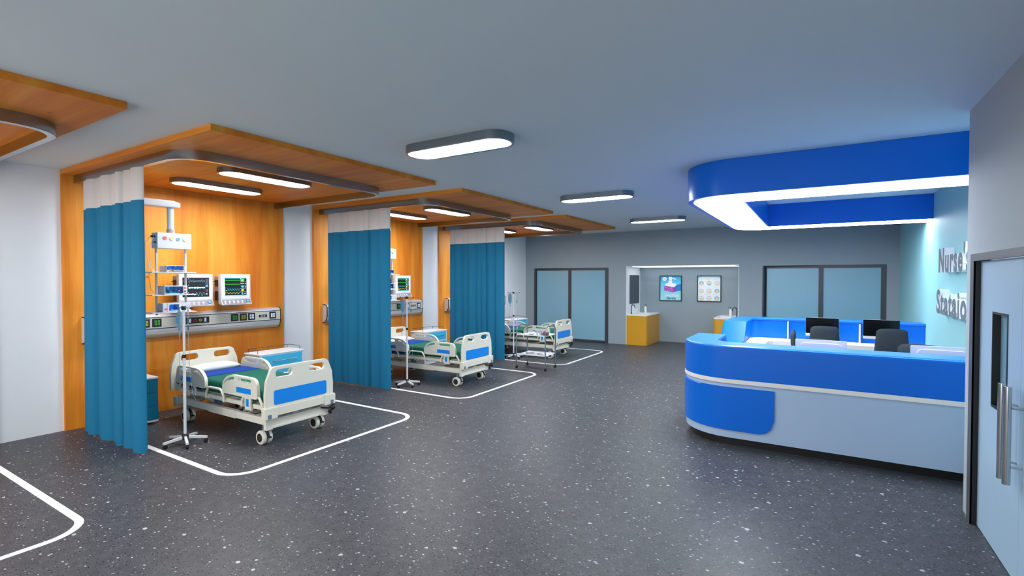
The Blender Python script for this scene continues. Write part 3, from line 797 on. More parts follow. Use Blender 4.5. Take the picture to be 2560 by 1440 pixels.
# ------------------------------------------------------------------ equipment pendant
def pendant():
    yc = 3.22; xf = -7.135
    t = thing('equipment_pendant', 'white hanging equipment pendant with four coloured outlets in the nearest bay', 'pendant', (-7.24, yc, 3.36), 'equipment pendants')
    part('arm', MB().prism([(2.755, 2.925), (3.29, 2.925), (3.305, 2.94), (3.305, 2.99), (3.22, 3.012), (2.755, 3.012)], 0, -7.31, -7.15), M['offwhite'], t, .012)
    part('ceiling_column', MB().cyl((-7.23, 2.805, 3.0), (-7.23, 2.805, 3.33), .042, 20).lathe([(.042, 3.33), (.05, 3.335), (.05, 3.36)], (-7.23, 2.805, 0), 2, 24), M['offwhite'], t)
    part('drop_column', MB().cyl((-7.23, 3.215, 2.64), (-7.23, 3.215, 2.93), .038, 20), M['offwhite'], t)
    part('collar', MB().lathe([(.046, 2.585), (.046, 2.64), (.04, 2.645)], (-7.23, 3.215, 0), 2, 20), M['greyp'], t, label='grey collar')
    b = part('service_box', MB().box(xf-.16, xf, 3.02, 3.425, 2.388, 2.59), M['white'], t, .008)
    for i, (m, y) in enumerate(zip(('coral', 'lime', 'lblue', 'mint'), (3.105, 3.185, 3.262, 3.338))):
        z = 2.522-.003*i
        o = part('outlet', MB().lathe([(.028, 0), (.028, .006), (.021, .008)], (xf, y, z), 0, 18), M['white'], b)
        part('outlet_disc', MB().lathe([(.0205, .006), (.0205, .011)], (xf, y, z), 0, 16), M[m], o, label='coloured disc')
    part('power_outlet', MB().box(xf-.075, xf-.02, 3.014, 3.022, 2.50, 2.56), M['white'], b, .002)
    part_each('plug', MB().box(xf-.055, xf-.035, 2.995, 3.016, 2.525, 2.55).box(xf-.12, xf-.10, 2.99, 3.02, 2.53, 2.552).box(xf-.06, xf-.035, 3.0, 3.02, 2.455, 2.475), M['black'], b, .003)
    for pts in ([(xf-.045, 2.995, 2.53), (xf-.05, 2.96, 2.44), (xf-.055, 2.955, 2.3), (xf-.06, 2.965, 2.16), (xf-.075, 3.0, 2.098), (xf-.09, 3.06, 2.093)],
                [(xf-.11, 2.985, 2.535), (xf-.12, 2.94, 2.46), (xf-.12, 2.94, 2.32), (xf-.11, 2.965, 2.2), (xf-.11, 2.97, 2.0), (xf-.10, 2.985, 1.85), (xf-.09, 3.04, 1.808)]):
        part('cable', MB().tube(pts, .004, 6), M['white'], t)
    part('pole', MB().cyl((-7.21, 3.035, 1.53), (-7.21, 3.035, 2.395), .0135, 14), M['offwhite'], t)
    part('pole', MB().cyl((-7.21, 3.38, 1.53), (-7.21, 3.38, 2.395), .0135, 14), M['offwhite'], t)
    for z in (2.078, 1.788, 1.562):
        part('shelf', MB().box(-7.36, -7.06, 2.925, 3.445, z-.006, z+.006), M['shelfglass'], t, .003)
    return t
pen = pendant()
dup(pen, (0, FP, 0), 'white hanging equipment pendant beside the curtain in the middle bay')
def device(name, z, y0, y1, h, label, kind):
    xf = -7.085
    t = thing(name, label, 'medical device', ((xf-.11), (y0+y1)/2, z), 'devices on the pendant shelves')
    part('case', MB().box(xf-.22, xf-.02, y0+.01, y1-.01, z+.004, z+h-.004), M['offwhite'], t, .006)
    f = part('front', MB().box(xf-.02, xf, y0, y1, z+.002, z+h), M['white'], t, .006)
    part('foot', MB().box(xf-.18, xf-.16, y0+.03, y0+.06, z, z+.006).box(xf-.18, xf-.16, y1-.06, y1-.03, z, z+.006).box(xf-.04, xf-.015, y0+.03, y0+.06, z, z+.006).box(xf-.04, xf-.015, y1-.06, y1-.03, z, z+.006), M['black'], t)
    w = y1-y0
    bx = lambda a0, a1, b0, b1, d=.002: MB().box(xf-.001, xf+d, y0+w*a0, y0+w*a1, z+h*b0, z+h*b1)
    if kind == 1:
        part('screen', bx(.03, .95, .34, .94), M['scr_blue'], f)
        part('button', bx(.14, .26, .10, .28), M['coral'], f, label='coral key'); part('button', bx(.27, .34, .12, .26), M['black'], f)
        part('tray', bx(.38, .92, .06, .28, .012), M['greyp'], f)
    elif kind == 2:
        s = part('screen', bx(.03, .80, .14, .90), M['scr_navy'], f)
        part('screen_mark', MB().lathe([(.007, 0), (.007, .003)], (xf, y0+w*.62, z+h*.42), 0, 12), M['magenta'], s)
        part('button', bx(.83, .93, .62, .82), M['coral'], f, label='coral key')
        part('knob', MB().lathe([(.011, 0), (.011, .010)], (xf, y0+w*.88, z+h*.34), 0, 14), M['dgreyp'], f)
        part('port', bx(.66, .73, .02, .09).v and bx(.66, .73, .02, .09), M['black'], f); part('port', bx(.86, .94, .02, .09), M['black'], f)
    else:
        part('screen', bx(.22, .56, .16, .82), M['scr_blue'], f)
        part('seam', bx(.155, .165, .02, .97, .001), M['greyp'], f)
        part('button', bx(.06, .15, .22, .42), M['coral'], f, label='coral key')
        for a0, b0, s_ in ((.66, .60, .02), (.66, .25, .03), (.84, .60, .02), (.93, .58, .025), (.84, .42, .02)): part('key', bx(a0, a0+s_, b0, b0+.07), M['black'], f)
    return t
P_ = ' on the pendant in the nearest bay'
d1 = device('infusion_pump', 2.084, 3.10, 3.31, .085, 'slim device with bright blue screen on the top pendant shelf, nearest bay', 1)
d2 = device('ventilator', 1.794, 3.075, 3.345, .115, 'device with wide navy scan screen on the middle pendant shelf, nearest bay', 2)
d3 = device('syringe_pump', 1.568, 3.05, 3.385, .118, 'device with small square blue screen on the bottom pendant shelf, nearest bay', 3)
dup(d1, (0, FP, 0), 'slim device with blue screen on the top pendant shelf, middle bay')
dup(d2, (0, FP, 0), 'device with navy screen edge on the middle pendant shelf, middle bay')
dup(d3, (0, FP, 0), 'white device with small keys on the bottom pendant shelf, middle bay')

# ------------------------------------------------------------------ IV stand, bag and line
def iv(k):
    x, y = -6.475, 3.01
    who = BAYS[k]
def iv_stand():
    x, y = -6.475, 3.01
    t = thing('iv_stand', 'white wheeled drip stand beside the bed in the nearest bay', 'drip stand', (x, y, 0), 'drip stands')
    part('lower_pole', MB().cyl((x, y, .09), (x, y, 1.06), .0165, 16), M['offwhite'], t)
    part('upper_pole', MB().cyl((x, y, 1.05), (x, y, 1.64), .0135, 16), M['offwhite'], t)
    part('clamp', MB().cyl((x, y, 1.045), (x, y, 1.085), .021, 16).cyl((x, y, 1.065), (x+.03, y-.01, 1.065), .007, 8), M['black'], t)
    part('hub', MB().lathe([(.03, .06), (.042, .075), (.042, .10), (.03, .125), (.02, .13)], (x, y, 0), 2, 18), M['black'], t)
    for i in range(5):
        a = math.radians(-92+72*i); c, s = math.cos(a), math.sin(a)
        mb = MB().prism([(.03, .070), (.235, .052), (.235, .078), (.03, .105)], 1, -.014, .014)
        mb.xf(Matrix.Translation((x, y, 0)) @ Matrix.Rotation(a, 4, 'Z'))
        o = part('base_arm', mb, M['offwhite'], t, .003)
        ex, ey = x+.215*c, y+.215*s
        part('caster', MB().lathe([(.012, -.014), (.024, -.012), (.024, .012), (.012, .014)], (0, 0, 0), 1, 16).xf(Matrix.Translation((ex, ey, .0242)) @ Matrix.Rotation(a, 4, 'Z')).cyl((ex, ey, .03), (ex, ey, .058), .008, 8), M['black'], o)
    part('head_clamp', MB().cbox((x, y, 1.645), (.04, .04, .045)), M['black'], t, .004)
    part('cross_bar', MB().cyl((x-.165, y, 1.65), (x+.165, y, 1.65), .005, 10), M['steelblue'], t)
    for s in (-1, 1):
        part('hook', MB().ell((x+s*.165, y, 1.65), (.012, .012, .012), 10, 6).tube([(x+s*.10, y, 1.65), (x+s*.10, y, 1.632), (x+s*.105, y, 1.622), (x+s*.115, y, 1.624)], .003, 6), M['black' if s else 'black'], t)
    return t
def iv_bag():
    x, y = -6.58, 3.01
    t = thing('iv_bag', 'clear blue drip bag hanging on the stand in the nearest bay', 'drip bag', (x, y, 1.62), 'drip bags')
    mb = MB(); out = []
    for i in range(13):
        z = 1.605-.245*i/12; q = i/12
        w = .054*(min(1, .75+q*3) if q < .1 else 1)*(1 if q < .7 else 1-.85*((q-.7)/.3)**1.6); th = .004+.020*math.sin(min(1, q*1.05+.05)*PI)**.7
        out.append([(x+w*math.cos(2*PI*k/16), y+th*math.sin(2*PI*k/16), z) for k in range(16)])
    vs = [v for r_ in out for v in r_]; fs = []
    for i in range(12):
        for k in range(16):
            k2 = (k+1) % 16; fs.append((i*16+k, i*16+k2, (i+1)*16+k2, (i+1)*16+k))
    fs += [tuple(range(16))[::-1], tuple(12*16+k for k in range(16))]
    part('fluid_pouch', mb.add(vs, fs), M['ivbag'], t)
    part('hanger_tab', MB().prism(rrect(x-.014, x+.014, 1.60, 1.63, .006), 1, y-.002, y+.002, [rrect(x-.006, x+.006, 1.612, 1.624, .003)]), M['tube'], t)
    part('print_panel', MB().prism(rrect(x-.03, x+.03, 1.46, 1.53, .005), 1, y-.0255, y-.0235), M['p_sky'], t)
    part('drip_chamber', MB().lathe([(.006, 1.36), (.008, 1.35), (.008, 1.30), (.004, 1.285)], (x, y, 0), 2, 10), M['ivbag'], t)
    pts = [(x, y, 1.285), (x-.005, y, 1.2), (x-.025, y+.01, 1.08), (x-.05, y+.02, .95), (x-.055, y+.03, .82), (x-.045, y+.06, .72), (x-.06, y+.11, .60), (x-.07, y+.2, .54)]
    part('drip_line', MB().tube(pts, .0028, 6), M['tube'], t)
    return t
def iv_line():
    x, y = -6.37, 3.01
    t = thing('iv_line', 'looped clear drip line on the right hook of the stand in the nearest bay', 'drip line', (x, y, 1.62), 'spare drip lines')
    pts = [(x-.022, y, 1.47), (x-.02, y, 1.60), (x-.008, y, 1.622), (x, y, 1.626), (x+.008, y, 1.62), (x+.014, y, 1.58), (x+.012, y, 1.50), (x-.002, y, 1.42), (x, y, 1.3), (x+.012, y, 1.1), (x+.016, y, .95), (x+.01, y+.02, .78), (x-.02, y+.05, .60), (x-.04, y+.1, .52)]
    part('line', MB().tube([(x-.022, y, 1.47), (x-.022, y, 1.43), (x-.012, y, 1.42)]+pts[7:], .0028, 6).tube(pts[:8], .0028, 6), M['tube'], t)
    part('roller_clamp', MB().cbox((x-.004, y, 1.415), (.014, .012, .06)), M['p_navy'], t, .003, label='dark blue clamp')
    return t
st, bg, ln = iv_stand(), iv_bag(), iv_line()
for k in (1, 2):
    d = (0, 3.812*k, 0)
    dup(st, d, 'white wheeled drip stand beside the bed in the %s bay' % BAYS[k])
    dup(bg, d, 'clear blue drip bag hanging on the stand in the %s bay' % BAYS[k])
    dup(ln, d, 'looped clear drip line on the right hook of the stand in the %s bay' % BAYS[k])

# ------------------------------------------------------------------ bedside cabinets
def cabinet():
    xa, xb, ya, yb, zt = -7.77, -7.345, 4.485, 5.285, .815
    t = thing('drawer_cabinet', 'white cabinet with sky blue drawers right of the nearest bed', 'cabinet', ((xa+xb)/2, (ya+yb)/2, 0), 'white cabinets with blue drawers')
    part('body', MB().box(xa+.01, xb-.012, ya+.012, yb-.012, .09, zt-.025), M['white'], t, .004)
    part('top', MB().box(xa, xb, ya, yb, zt-.025, zt), M['white'], t, .008)
    part('plinth', MB().box(xa+.05, xb-.05, ya+.05, yb-.05, 0, .09), M['greyp'], t)
    for i in range(3):
        z1 = zt-.035-i*.215; z0 = z1-.175
        d = part('drawer', MB().box(xb-.014, xb+.004, ya+.055, yb-.055, z0, z1), M['sky'], t, .003, label='sky blue drawer front')
        part('handle', MB().tube([(xb+.004, ya+.22, z1-.09), (xb+.022, ya+.22, z1-.09), (xb+.022, yb-.16, z1-.09), (xb+.004, yb-.16, z1-.09)], .005, 8), M['chrome2'], d)
    rl = []
    zr = zt+.055
    path = [(xb-.09, ya+.03, zt), (xb-.09, ya+.03, zr-.01), (xb-.11, ya+.03, zr), (xa+.06, ya+.03, zr), (xa+.03, ya+.06, zr), (xa+.03, yb-.06, zr), (xa+.06, yb-.03, zr), (xb-.11, yb-.03, zr), (xb-.09, yb-.03, zr-.01), (xb-.09, yb-.03, zt)]
    part('gallery_rail', MB().tube(path, .004, 8).cyl((xa+.03, (ya+yb)/2, zt), (xa+.03, (ya+yb)/2, zr), .004, 8).cyl((xa+.03, yb-.06, zt), (xa+.03, yb-.06, zr), .004, 8).cyl((xa+.03, ya+.06, zt), (xa+.03, ya+.06, zr), .004, 8), M['wire'], t)
    return t
cb = cabinet()
for k in (1, 2): dup(cb, (0, FP*k, 0), 'white cabinet with sky blue drawers right of the %s bed' % BAYS[k])
def teal_cab():
    xa, xb, ya, yb, zt = -8.15, -7.725, 2.80, 3.258, .65
    t = thing('bedside_cabinet', 'teal bedside cabinet with white top behind the nearest curtain', 'cabinet', ((xa+xb)/2, (ya+yb)/2, 0))
    part('body', MB().box(xa+.005, xb-.018, ya+.006, yb-.006, .06, zt-.025), M['teal'], t, .003)
    part('top', MB().box(xa, xb+.006, ya, yb, zt-.025, zt), M['white'], t, .004)
    part('base_board', MB().box(xa, xb, ya, yb, .035, .06), M['white'], t, .003)
    for i in range(3):
        z0 = .063+i*.188; part('drawer', MB().box(xb-.018, xb, ya+.003, yb-.003, z0, z0+.184), M['teal'], t, .002)
    for px, py in ((xb-.05, yb-.05), (xb-.05, ya+.05), (xa+.05, yb-.05), (xa+.05, ya+.05)): part('foot', MB().cyl((px, py, 0), (px, py, .036), .016, 12), M['steelblue'], t)
teal_cab()

# ------------------------------------------------------------------ instrument trolley
def trolley():
    x0, x1, y0, y1 = -5.676, -4.956, 9.452, 9.937
    t = thing('instrument_trolley', 'chrome trolley with two white trays in front of the farthest bed', 'trolley', ((x0+x1)/2, (y0+y1)/2, 0))
    for x in (x0, x1):
        R = .12; zt = .955
        pts = [(x, y0, .075), (x, y0, zt-R)] + [(x, y0+R-R*math.cos(a), zt-R+R*math.sin(a)) for a in [math.radians(q) for q in (20, 45, 70, 90)]] + [(x, y1-R+R*math.sin(a), zt-R+R*math.cos(a)) for a in [math.radians(q) for q in (0, 20, 45, 70)]] + [(x, y1, zt-R), (x, y1, .075)]
        part('arched_leg', MB().tube(pts, .0135, 12), M['trolleysteel'], t)
        for y in (y0, y1):
            part('caster', MB().lathe([(.012, -.016), (.033, -.013), (.033, .013), (.012, .016)], (x, y, .0335), 0, 18).cyl((x, y, .04), (x, y, .08), .012, 10), M['black'], t)
    for z, nm in ((.765, 'upper_tray'), (.335, 'lower_tray')):
        o = part(nm, MB().box(x0+.012, x1-.012, y0-.005, y1+.005, z-.022, z-.012).box(x0+.012, x1-.012, y0-.005, y0+.004, z-.022, z+.006).box(x0+.012, x1-.012, y1-.004, y1+.005, z-.022, z+.006), M['white'], t, .002)
    return t
trolley()
TZ = .7535
def vial(x, y, h, r_, cap, label):
    t = thing('medicine_bottle', label, 'bottle', (x, y, TZ))
    part('glass_body', MB().lathe([(r_, 0), (r_, h*.7), (r_*.45, h*.8), (r_*.45, h*.86)], (x, y, TZ), 2, 14), M['vial'], t)
    part('cap', MB().lathe([(r_*.5, h*.84), (r_*.5, h)], (x, y, TZ), 2, 12), M[cap], t)
vial(-5.275, 9.68, .10, .022, 'greyp', 'left of two clear bottles on the trolley upper tray')
vial(-5.19, 9.66, .10, .022, 'greyp', 'right of two clear bottles on the trolley upper tray')
def pot(x, y, r_, h, label):
    t = thing('specimen_pot', label, 'pot', (x, y, TZ))
    part('pot_body', MB().lathe([(r_*.8, 0), (r_, h*.72)], (x, y, TZ), 2, 16), M['white'], t)
    part('lid', MB().lathe([(r_*1.1, h*.7), (r_*1.1, h)], (x, y, TZ), 2, 16), M['p_shadow'], t, label='blue lid')
pot(-5.405, 9.76, .028, .085, 'blue-lidded pot at the back of the trolley upper tray'); pot(-5.12, 9.72, .03, .05, 'low blue-lidded pot beside the clear bottles on the trolley')
def dish(x, y, z, label):
    out = arc(x, y, .05, 20, 340, 10)
    solo('kidney_dish', MB().prism(out + [(x+.02, y)], 2, z, z+.02, [arc(x, y, .04, 30, 330, 8) + [(x+.012, y)]]), M['dgreyp'], label, 'dish', (x, y, z))
dish(-5.36, 9.56, TZ, 'small grey kidney dish at the front of the trolley upper tray')
t = thing('wire_basket', 'grey wire basket of supplies on the trolley upper tray', 'basket', (-5.02, 9.60, TZ))
bk = MB(); bx0, bx1, by0, by1 = -5.10, -4.985, 9.52, 9.68
bk.box(bx0, bx1, by0, by1, TZ, TZ+.006)
for z in (.02, .04, .062): bk.tube([(bx0, by0, TZ+z), (bx1, by0, TZ+z), (bx1, by1, TZ+z), (bx0, by1, TZ+z)], .003, 6, closed=True)
for i in range(7):
    for yy in (by0, by1): xx = bx0+(bx1-bx0)*i/6; bk.cyl((xx, yy, TZ), (xx, yy, TZ+.063), .0025, 6)
for i in range(1, 8):
    for xx in (bx0, bx1): yy = by0+(by1-by0)*i/8; bk.cyl((xx, yy, TZ), (xx, yy, TZ+.063), .0025, 6)
part('basket_wire', bk, M['wire'], t)
for i, (c, a, b) in enumerate((('p_pink', .02, .04), ('greyp', .06, .10), ('coral', .085, .05), ('dgreyp', .03, .12))):
    solo('supply_packet', MB().box(bx0+a-.014, bx0+a+.014, by0+b-.02, by0+b+.02, TZ+.006, TZ+.082+.004*i), M[c], '%s packet standing in the wire basket on the trolley' % ('pink', 'pale grey', 'coral', 'dark grey')[i], 'packet', (bx0+a, by0+b, TZ+.006), bevel=.003)
LZ = .3235
def tool(x, y, a, ln_, label, rings):
    t = thing('forceps' if rings else 'scalpel', label, 'instrument', (x, y, LZ))
    mb = MB()
    if rings:
        mb.tube([(-ln_/2, .012, .004), (0, 0, .004), (ln_/2, -.004, .004)], .004, 6).tube([(-ln_/2, -.012, .006), (0, 0, .006), (ln_/2, .004, .006)], .004, 6)
        for s in (1, -1): mb.tube([(-ln_/2-.016+.016*math.cos(q*PI/5), s*.018+.013*math.sin(q*PI/5), .005) for q in range(10)], .0035, 6, closed=True)
    else: mb.box(-ln_/2, ln_/2, -.005, .005, 0, .006)
    part('blades' if rings else 'handle', mb.xf(Matrix.Translation((x, y, LZ)) @ Matrix.Rotation(a, 4, 'Z')), M['wire'], t)
tool(-5.47, 9.72, .5, .16, 'leftmost ringed steel instrument on the trolley lower tray', True); tool(-5.42, 9.66, .7, .15, 'second ringed steel instrument from the left on the trolley lower tray', True)
tool(-5.13, 9.60, -.3, .17, 'ringed steel instrument at the right of the trolley lower tray', True)
for i in range(4): tool(-5.36+.055*i, 9.74-.012*i, .2, .035, ('leftmost', 'second from the left', 'third from the left', 'rightmost')[i] + ' of four tiny dark blades on the trolley lower tray', False)

# ------------------------------------------------------------------ nurse station: soffit, counter
OX = -1.48
def u_path(y0, y1, R, n=8, ins=0):
    return [(XT, y0), (.8, y0), (0, y0), (OX+R, y0)] + [p for p in reversed(arc(OX+R, y0+R, R, 180, 270, n))][1:] + [(OX, y1-R)] + [p for p in reversed(arc(OX+R, y1-R, R, 90, 180, n))][1:] + [(0, y1), (.8, y1), (XT, y1)]
t = thing('ceiling_soffit', 'glossy blue U-shaped ceiling soffit with lit underside over the nurse station', 'soffit', (0, 8.9, H))
OX = -1.475
outer = [(XT, 6.37)] + [(OX+.6, 6.37)] + list(reversed(arc(OX+.6, 6.97, .6, 180, 270, 6)))[1:] + list(reversed(arc(OX+.6, 10.79, .6, 90, 180, 6))) + [(XT, 11.39)]
inner = [(XT, 10.73), (-.79, 10.73), (-.79, 7.09), (XT, 7.09)]
part('soffit_body', MB().prism(outer + inner, 2, 3.0, H), M['stblue'], t, .004)
i_ = .075
lo = [(XT-.01, 6.37+i_), (OX+.6, 6.37+i_)] + list(reversed(arc(OX+.6, 6.97, .6-i_, 180, 270, 6)))[1:] + list(reversed(arc(OX+.6, 10.79, .6-i_, 90, 180, 6))) + [(XT-.01, 11.39-i_), (XT-.01, 10.755), (-.815, 10.755), (-.815, 7.065), (XT-.01, 7.065)]
part('light_panel', MB().prism(lo, 2, 2.994, 3.002), M['lamp3'], t, label='glowing white underside')

OX = -1.48
CY0, CY1 = 6.40, 11.64
t = thing('nurse_station_counter', 'blue and white curved nurse station counter below the blue soffit', 'counter', (0, 9.0, 0))
path = u_path(CY0, CY1, .6)
# the path runs from the turquoise wall along the front, round the left side and back: inside is to its right
def S(prof): return [(-d, z) for d, z in prof]
part('kickboard', MB().sweep(path, S([(.045, 0), (.12, 0), (.12, .1), (.045, .1)])), M['kick'], t)
part('body_panel', MB().sweep(path, S([(.0, .095), (.10, .095), (.10, .752), (.0, .752)])), M['panel'], t)
part('edge_strip', MB().sweep(path, S([(-.022, .75), (.11, .75), (.11, .80), (-.022, .80)])), M['stripe'], t, .003)
# raised hood with a low pass-through in the middle of the left side
hp = []; hh = []
for p in path:
    hp.append(p); hh.append(1.2)
    if abs(p[0]-OX) < 1e-6 and abs(p[1]-(CY0+.6)) < 1e-6:
        for yy, zz in ((7.66, 1.2), (7.955, .87), (8.9, .87), (9.86, .87), (10.155, 1.2)):
            hp.append((OX, yy)); hh.append(zz)
def hood(z): return [(-.02, .80), (-.02, z-.035), (-.01, z-.012), (.012, z), (.375, z), (.385, z-.008), (.388, z-.03), (.38, z-.045), (.35, z-.052), (.34, .80)]
part('hood', MB().sweep(hp, [S(hood(z)) for z in hh]), M['stblue'], t, .004, sharp=32)
# blue facing on the lower front corner, rounded at its bottom end
fc = [p for p in path if not (p[0] > -.30 and p[1] < 9)]
def resample(P, step):
    out = [P[0]]
    for a, b in zip(P[:-1], P[1:]):
        n = max(1, int(math.dist(a, b)/step))
        out += [(a[0]+(b[0]-a[0])*i/n, a[1]+(b[1]-a[1])*i/n) for i in range(1, n+1)]
    return out
i0 = path.index((OX+.6, CY0)); front = resample([(-.395, CY0)] + path[i0:i0+9] + [(OX, 8.6)], .03)
ss = [0]
for a, b in zip(front[:-1], front[1:]): ss.append(ss[-1]+math.dist(a, b))
def zb(s):
    R = .17; return .185 + (R-math.sqrt(max(0, R*R-(R-min(s, R))**2)))
part('corner_facing', MB().sweep(front, [S([(-.022, zb(s)+.006), (-.022, .695), (-.012, .703), (.002, .703), (.002, zb(s)), (-.012, zb(s))]) for s in ss]), M['stblue'], t, label='blue facing wrapping the left corner')
fd = MB().box(OX+.345, XT, CY0+.345, 7.28, .76, .80).box(OX+.39, OX+.71, 7.28, 7.9, .76, .80)
part('front_desk_top', fd, M['desk'], t, .004)
bd = MB().prism([(OX+.345, 10.25), (OX+.69, 10.25), (OX+.72, 10.72), (OX+.78, 10.80), (XT, 10.80), (XT, CY1-.342), (OX+.345, CY1-.342)], 2, .70, .80)
part('back_desk_top', bd, M['desk'], t, .004)
for xx in (-.475, .69):
    part('desk_fin', MB().box(xx, xx+.022, CY1-.50, CY1-.342, .80, 1.148), M['white'], t, .002)
for xx in (-.4, 1.3):
    part('desk_leg', MB().box(xx, xx+.04, 7.15, 7.2, 0, .76).box(xx, xx+.04, 10.85, 10.9, 0, .70), M['offwhite'], t)

# desktop computers
def imac(x, y, rot, label):
    t = thing('computer_monitor', label, 'monitor', (x, y, .80), 'desktop computers at the nurse station')
    R = Matrix.Translation((x, y, .80)) @ Matrix.Rotation(rot, 4, 'Z')
    q = lambda mb: mb.xf(R)
    w = .265
    part('shell', q(MB().prism(rrect(-w, w, .115, .46, .012), 1, -.004, .016).prism(rrect(-w*.8, w*.8, .14, .42, .05), 1, .016, .03)), M['alum'], t, .003)
    part('screen', q(MB().prism(rrect(-w+.001, w-.001, .165, .459, .011), 1, -.007, -.003)), M['blackscreen'], t, label='black screen')
    part('chin', q(MB().prism(rrect(-w+.001, w-.001, .116, .164, .008), 1, -.0065, -.003)), M['alum'], t)
    part('stand', q(MB().prism([(-.012, .008), (.012, .012), (.05, .20), (.03, .20)], 0, -.08, .08)), M['alum'], t, .002)
    part('stand_foot', q(MB().box(-.10, .10, -.07, .11, 0, .009)), M['alum'], t, .002)
    return t
imac(.105, 10.98, 0, 'black-screened desktop computer on the far desk, left one'); imac(1.0, 10.98, 0, 'black-screened desktop computer on the far desk, right one near the turquoise wall')
imac(.055, 7.02, PI, 'desktop computer seen from its pale back behind the near counter, left one'); imac(1.17, 7.02, PI, 'desktop computer seen from its pale back behind the near counter, right one')

# office chairs
def chair(x, y, rot, label):
    t = thing('office_chair', label, 'chair', (x, y, 0), 'charcoal office chairs')
    R = Matrix.Translation((x, y, 0)) @ Matrix.Rotation(rot, 4, 'Z')    # faces local +Y
    q = lambda mb: mb.xf(R)
    part('seat', q(MB().prism(rrect(-.24, .24, -.23, .25, .08), 2, .47, .55)), M['fabric'], t, .025, seg=3)
    mb = MB(); n = 16; vs = []
    for s in (0, 1):
        for j in range(n+1):
            v = j/n; z = .60+.58*v; w = .235-.035*v**1.5
            if v > .93: w -= .03*((v-.93)/.07)**2
            if v < .06: w -= .03*((.06-v)/.06)**2
            for i in range(n+1):
                u = 2*i/n-1
                yb = -.25 - .10*v + .035*math.sin(v*PI)*-1 + .025*u*u
                th = .03*(max(0, 1-abs(u)**6))**.5*(max(0, 1-abs(2*v-1)**10))**.5
                vs.append((w*u, yb + (th if s else -th), z + .012*(1-u*u)*v))
    W = n+1; N = W*W; fs = []
    for j in range(n):
        for i in range(n):
            a = j*W+i; fs += [(a, a+1, a+W+1, a+W), (N+a, N+a+W, N+a+W+1, N+a+1)]
    part('backrest', q(mb.add(vs, fs)), M['fabric'], t, sharp=80)
    part('back_bracket', q(MB().tube([(0, -.1, .46), (0, -.24, .47), (0, -.30, .58), (0, -.31, .75)], .02, 10)), M['black'], t)
    part('gas_lift', q(MB().cyl((0, 0, .10), (0, 0, .47), .025, 14)), M['black'], t)
    for i in range(5):
        a = 2*PI*i/5+.3; c, s = math.cos(a), math.sin(a)
        o = part('base_spoke', q(MB().tube([(0, 0, .115), (.28*c, .28*s, .075)], [.028, .018], 8)), M['black'], t)
        part('caster', q(MB().ell((.28*c, .28*s, .0285), (.028, .028, .028), 12, 8).cyl((.28*c, .28*s, .03), (.28*c, .28*s, .08), .008, 8)), M['black'], o)
chair(.13, 10.32, 0, 'charcoal office chair with its back to us before the far left computer')
chair(1.05, 10.32, 0, 'charcoal office chair with its back to us before the far right computer')
chair(.02, 7.78-.30, PI, 'charcoal office chair facing us, only its top edge showing behind the near left computer')
chair(1.085, 7.78-.30, PI, 'charcoal office chair facing us, behind the near right computer')
chair(.045, 8.95, -PI/2, 'charcoal office chair turned side-on between the two desks')

# lettering on the turquoise wall
t = thing('wall_sign', 'large raised lettering on the turquoise wall', 'sign', (XT, 8.9, 1.97))
def letters(txt, y, z, cap, width, n):
    """cap: letter height; width: length of the first n letters"""
    probe = text_mesh('N', 1, .01, .02); capu = max(v[1] for v in probe.v)
    size = cap/capu
    pr = text_mesh(txt[:n], size, .05, .027*size); tk = .075*size; wx = max(v[0] for v in pr.v) + tk*(n-1); sx = width/wx
    for i, ch in enumerate(txt):
        adv = 0
        if i:
            a = text_mesh(txt[:i] + ch, size, .05, .027*size); b = text_mesh(ch, size, .05, .027*size)
            adv = max(v[0] for v in a.v) - max(v[0] for v in b.v) + i*tk
        mb = text_mesh(ch, size, .055, .027*size)
        mb.xf(Matrix.Translation((adv, 0, 0))); mb.xf(Matrix.Diagonal((sx, 1, 1, 1)))
        lt = part('letter', mb.xf(frame_nx((XT-.055, y, z))), M['letter'], t, sharp=30)
        mf = text_mesh(ch, size, .0015, .027*size)
        mf.xf(Matrix.Translation((adv, 0, 0))); mf.xf(Matrix.Diagonal((sx, 1, 1, 1)))
        part('letter_face', mf.xf(frame_nx((XT-.1112, y, z))), M['letterface'], lt, sharp=30, label='grey face')
letters("Nurse's", 9.60, 2.10, .335, 1.42, 5)
letters("Stataion", 9.70, 1.50, .335, 1.74, 7)

# ------------------------------------------------------------------ hand-wash niche
def sink(x0, x1, mir, label):
    """x0 at the niche wall, x1 free end"""
    t = thing('wash_basin_unit', label, 'wash basin', ((x0+x1)/2, 15.27, 0), 'ochre wash basins')
    s = 1 if x1 > x0 else -1; y0, y1 = 14.61, 15.955; R = .09
    def outl(e):
        fr = [(x0, y0-e), (x1-s*R, y0-e)] + ([(x1-s*R+s*(R+e)*math.sin(a), y0+R-(R+e)*math.cos(a)) for a in [math.radians(q) for q in (15, 30, 45, 60, 75, 90)]]) + [(x1+s*e, y1), (x0, y1)]
        return fr
    part('cabinet', MB().prism(outl(0), 2, 0, .88), M['yellow'], t, .003)
    a, b = sorted((x0+s*.16, x1-s*.07)); ym = 15.25
    bx = [(a, y0+.09), (b, y0+.09), (b, ym), (a, ym)]
    part('basin_top', MB().prism(outl(.004), 2, .88, .915, [bx]), M['sinktop'], t, .002)
    part('basin_floor', MB().box(a-.004, b+.004, y0+.086, ym+.004, .8805, .8825), M['sinktop'], t)
    return t
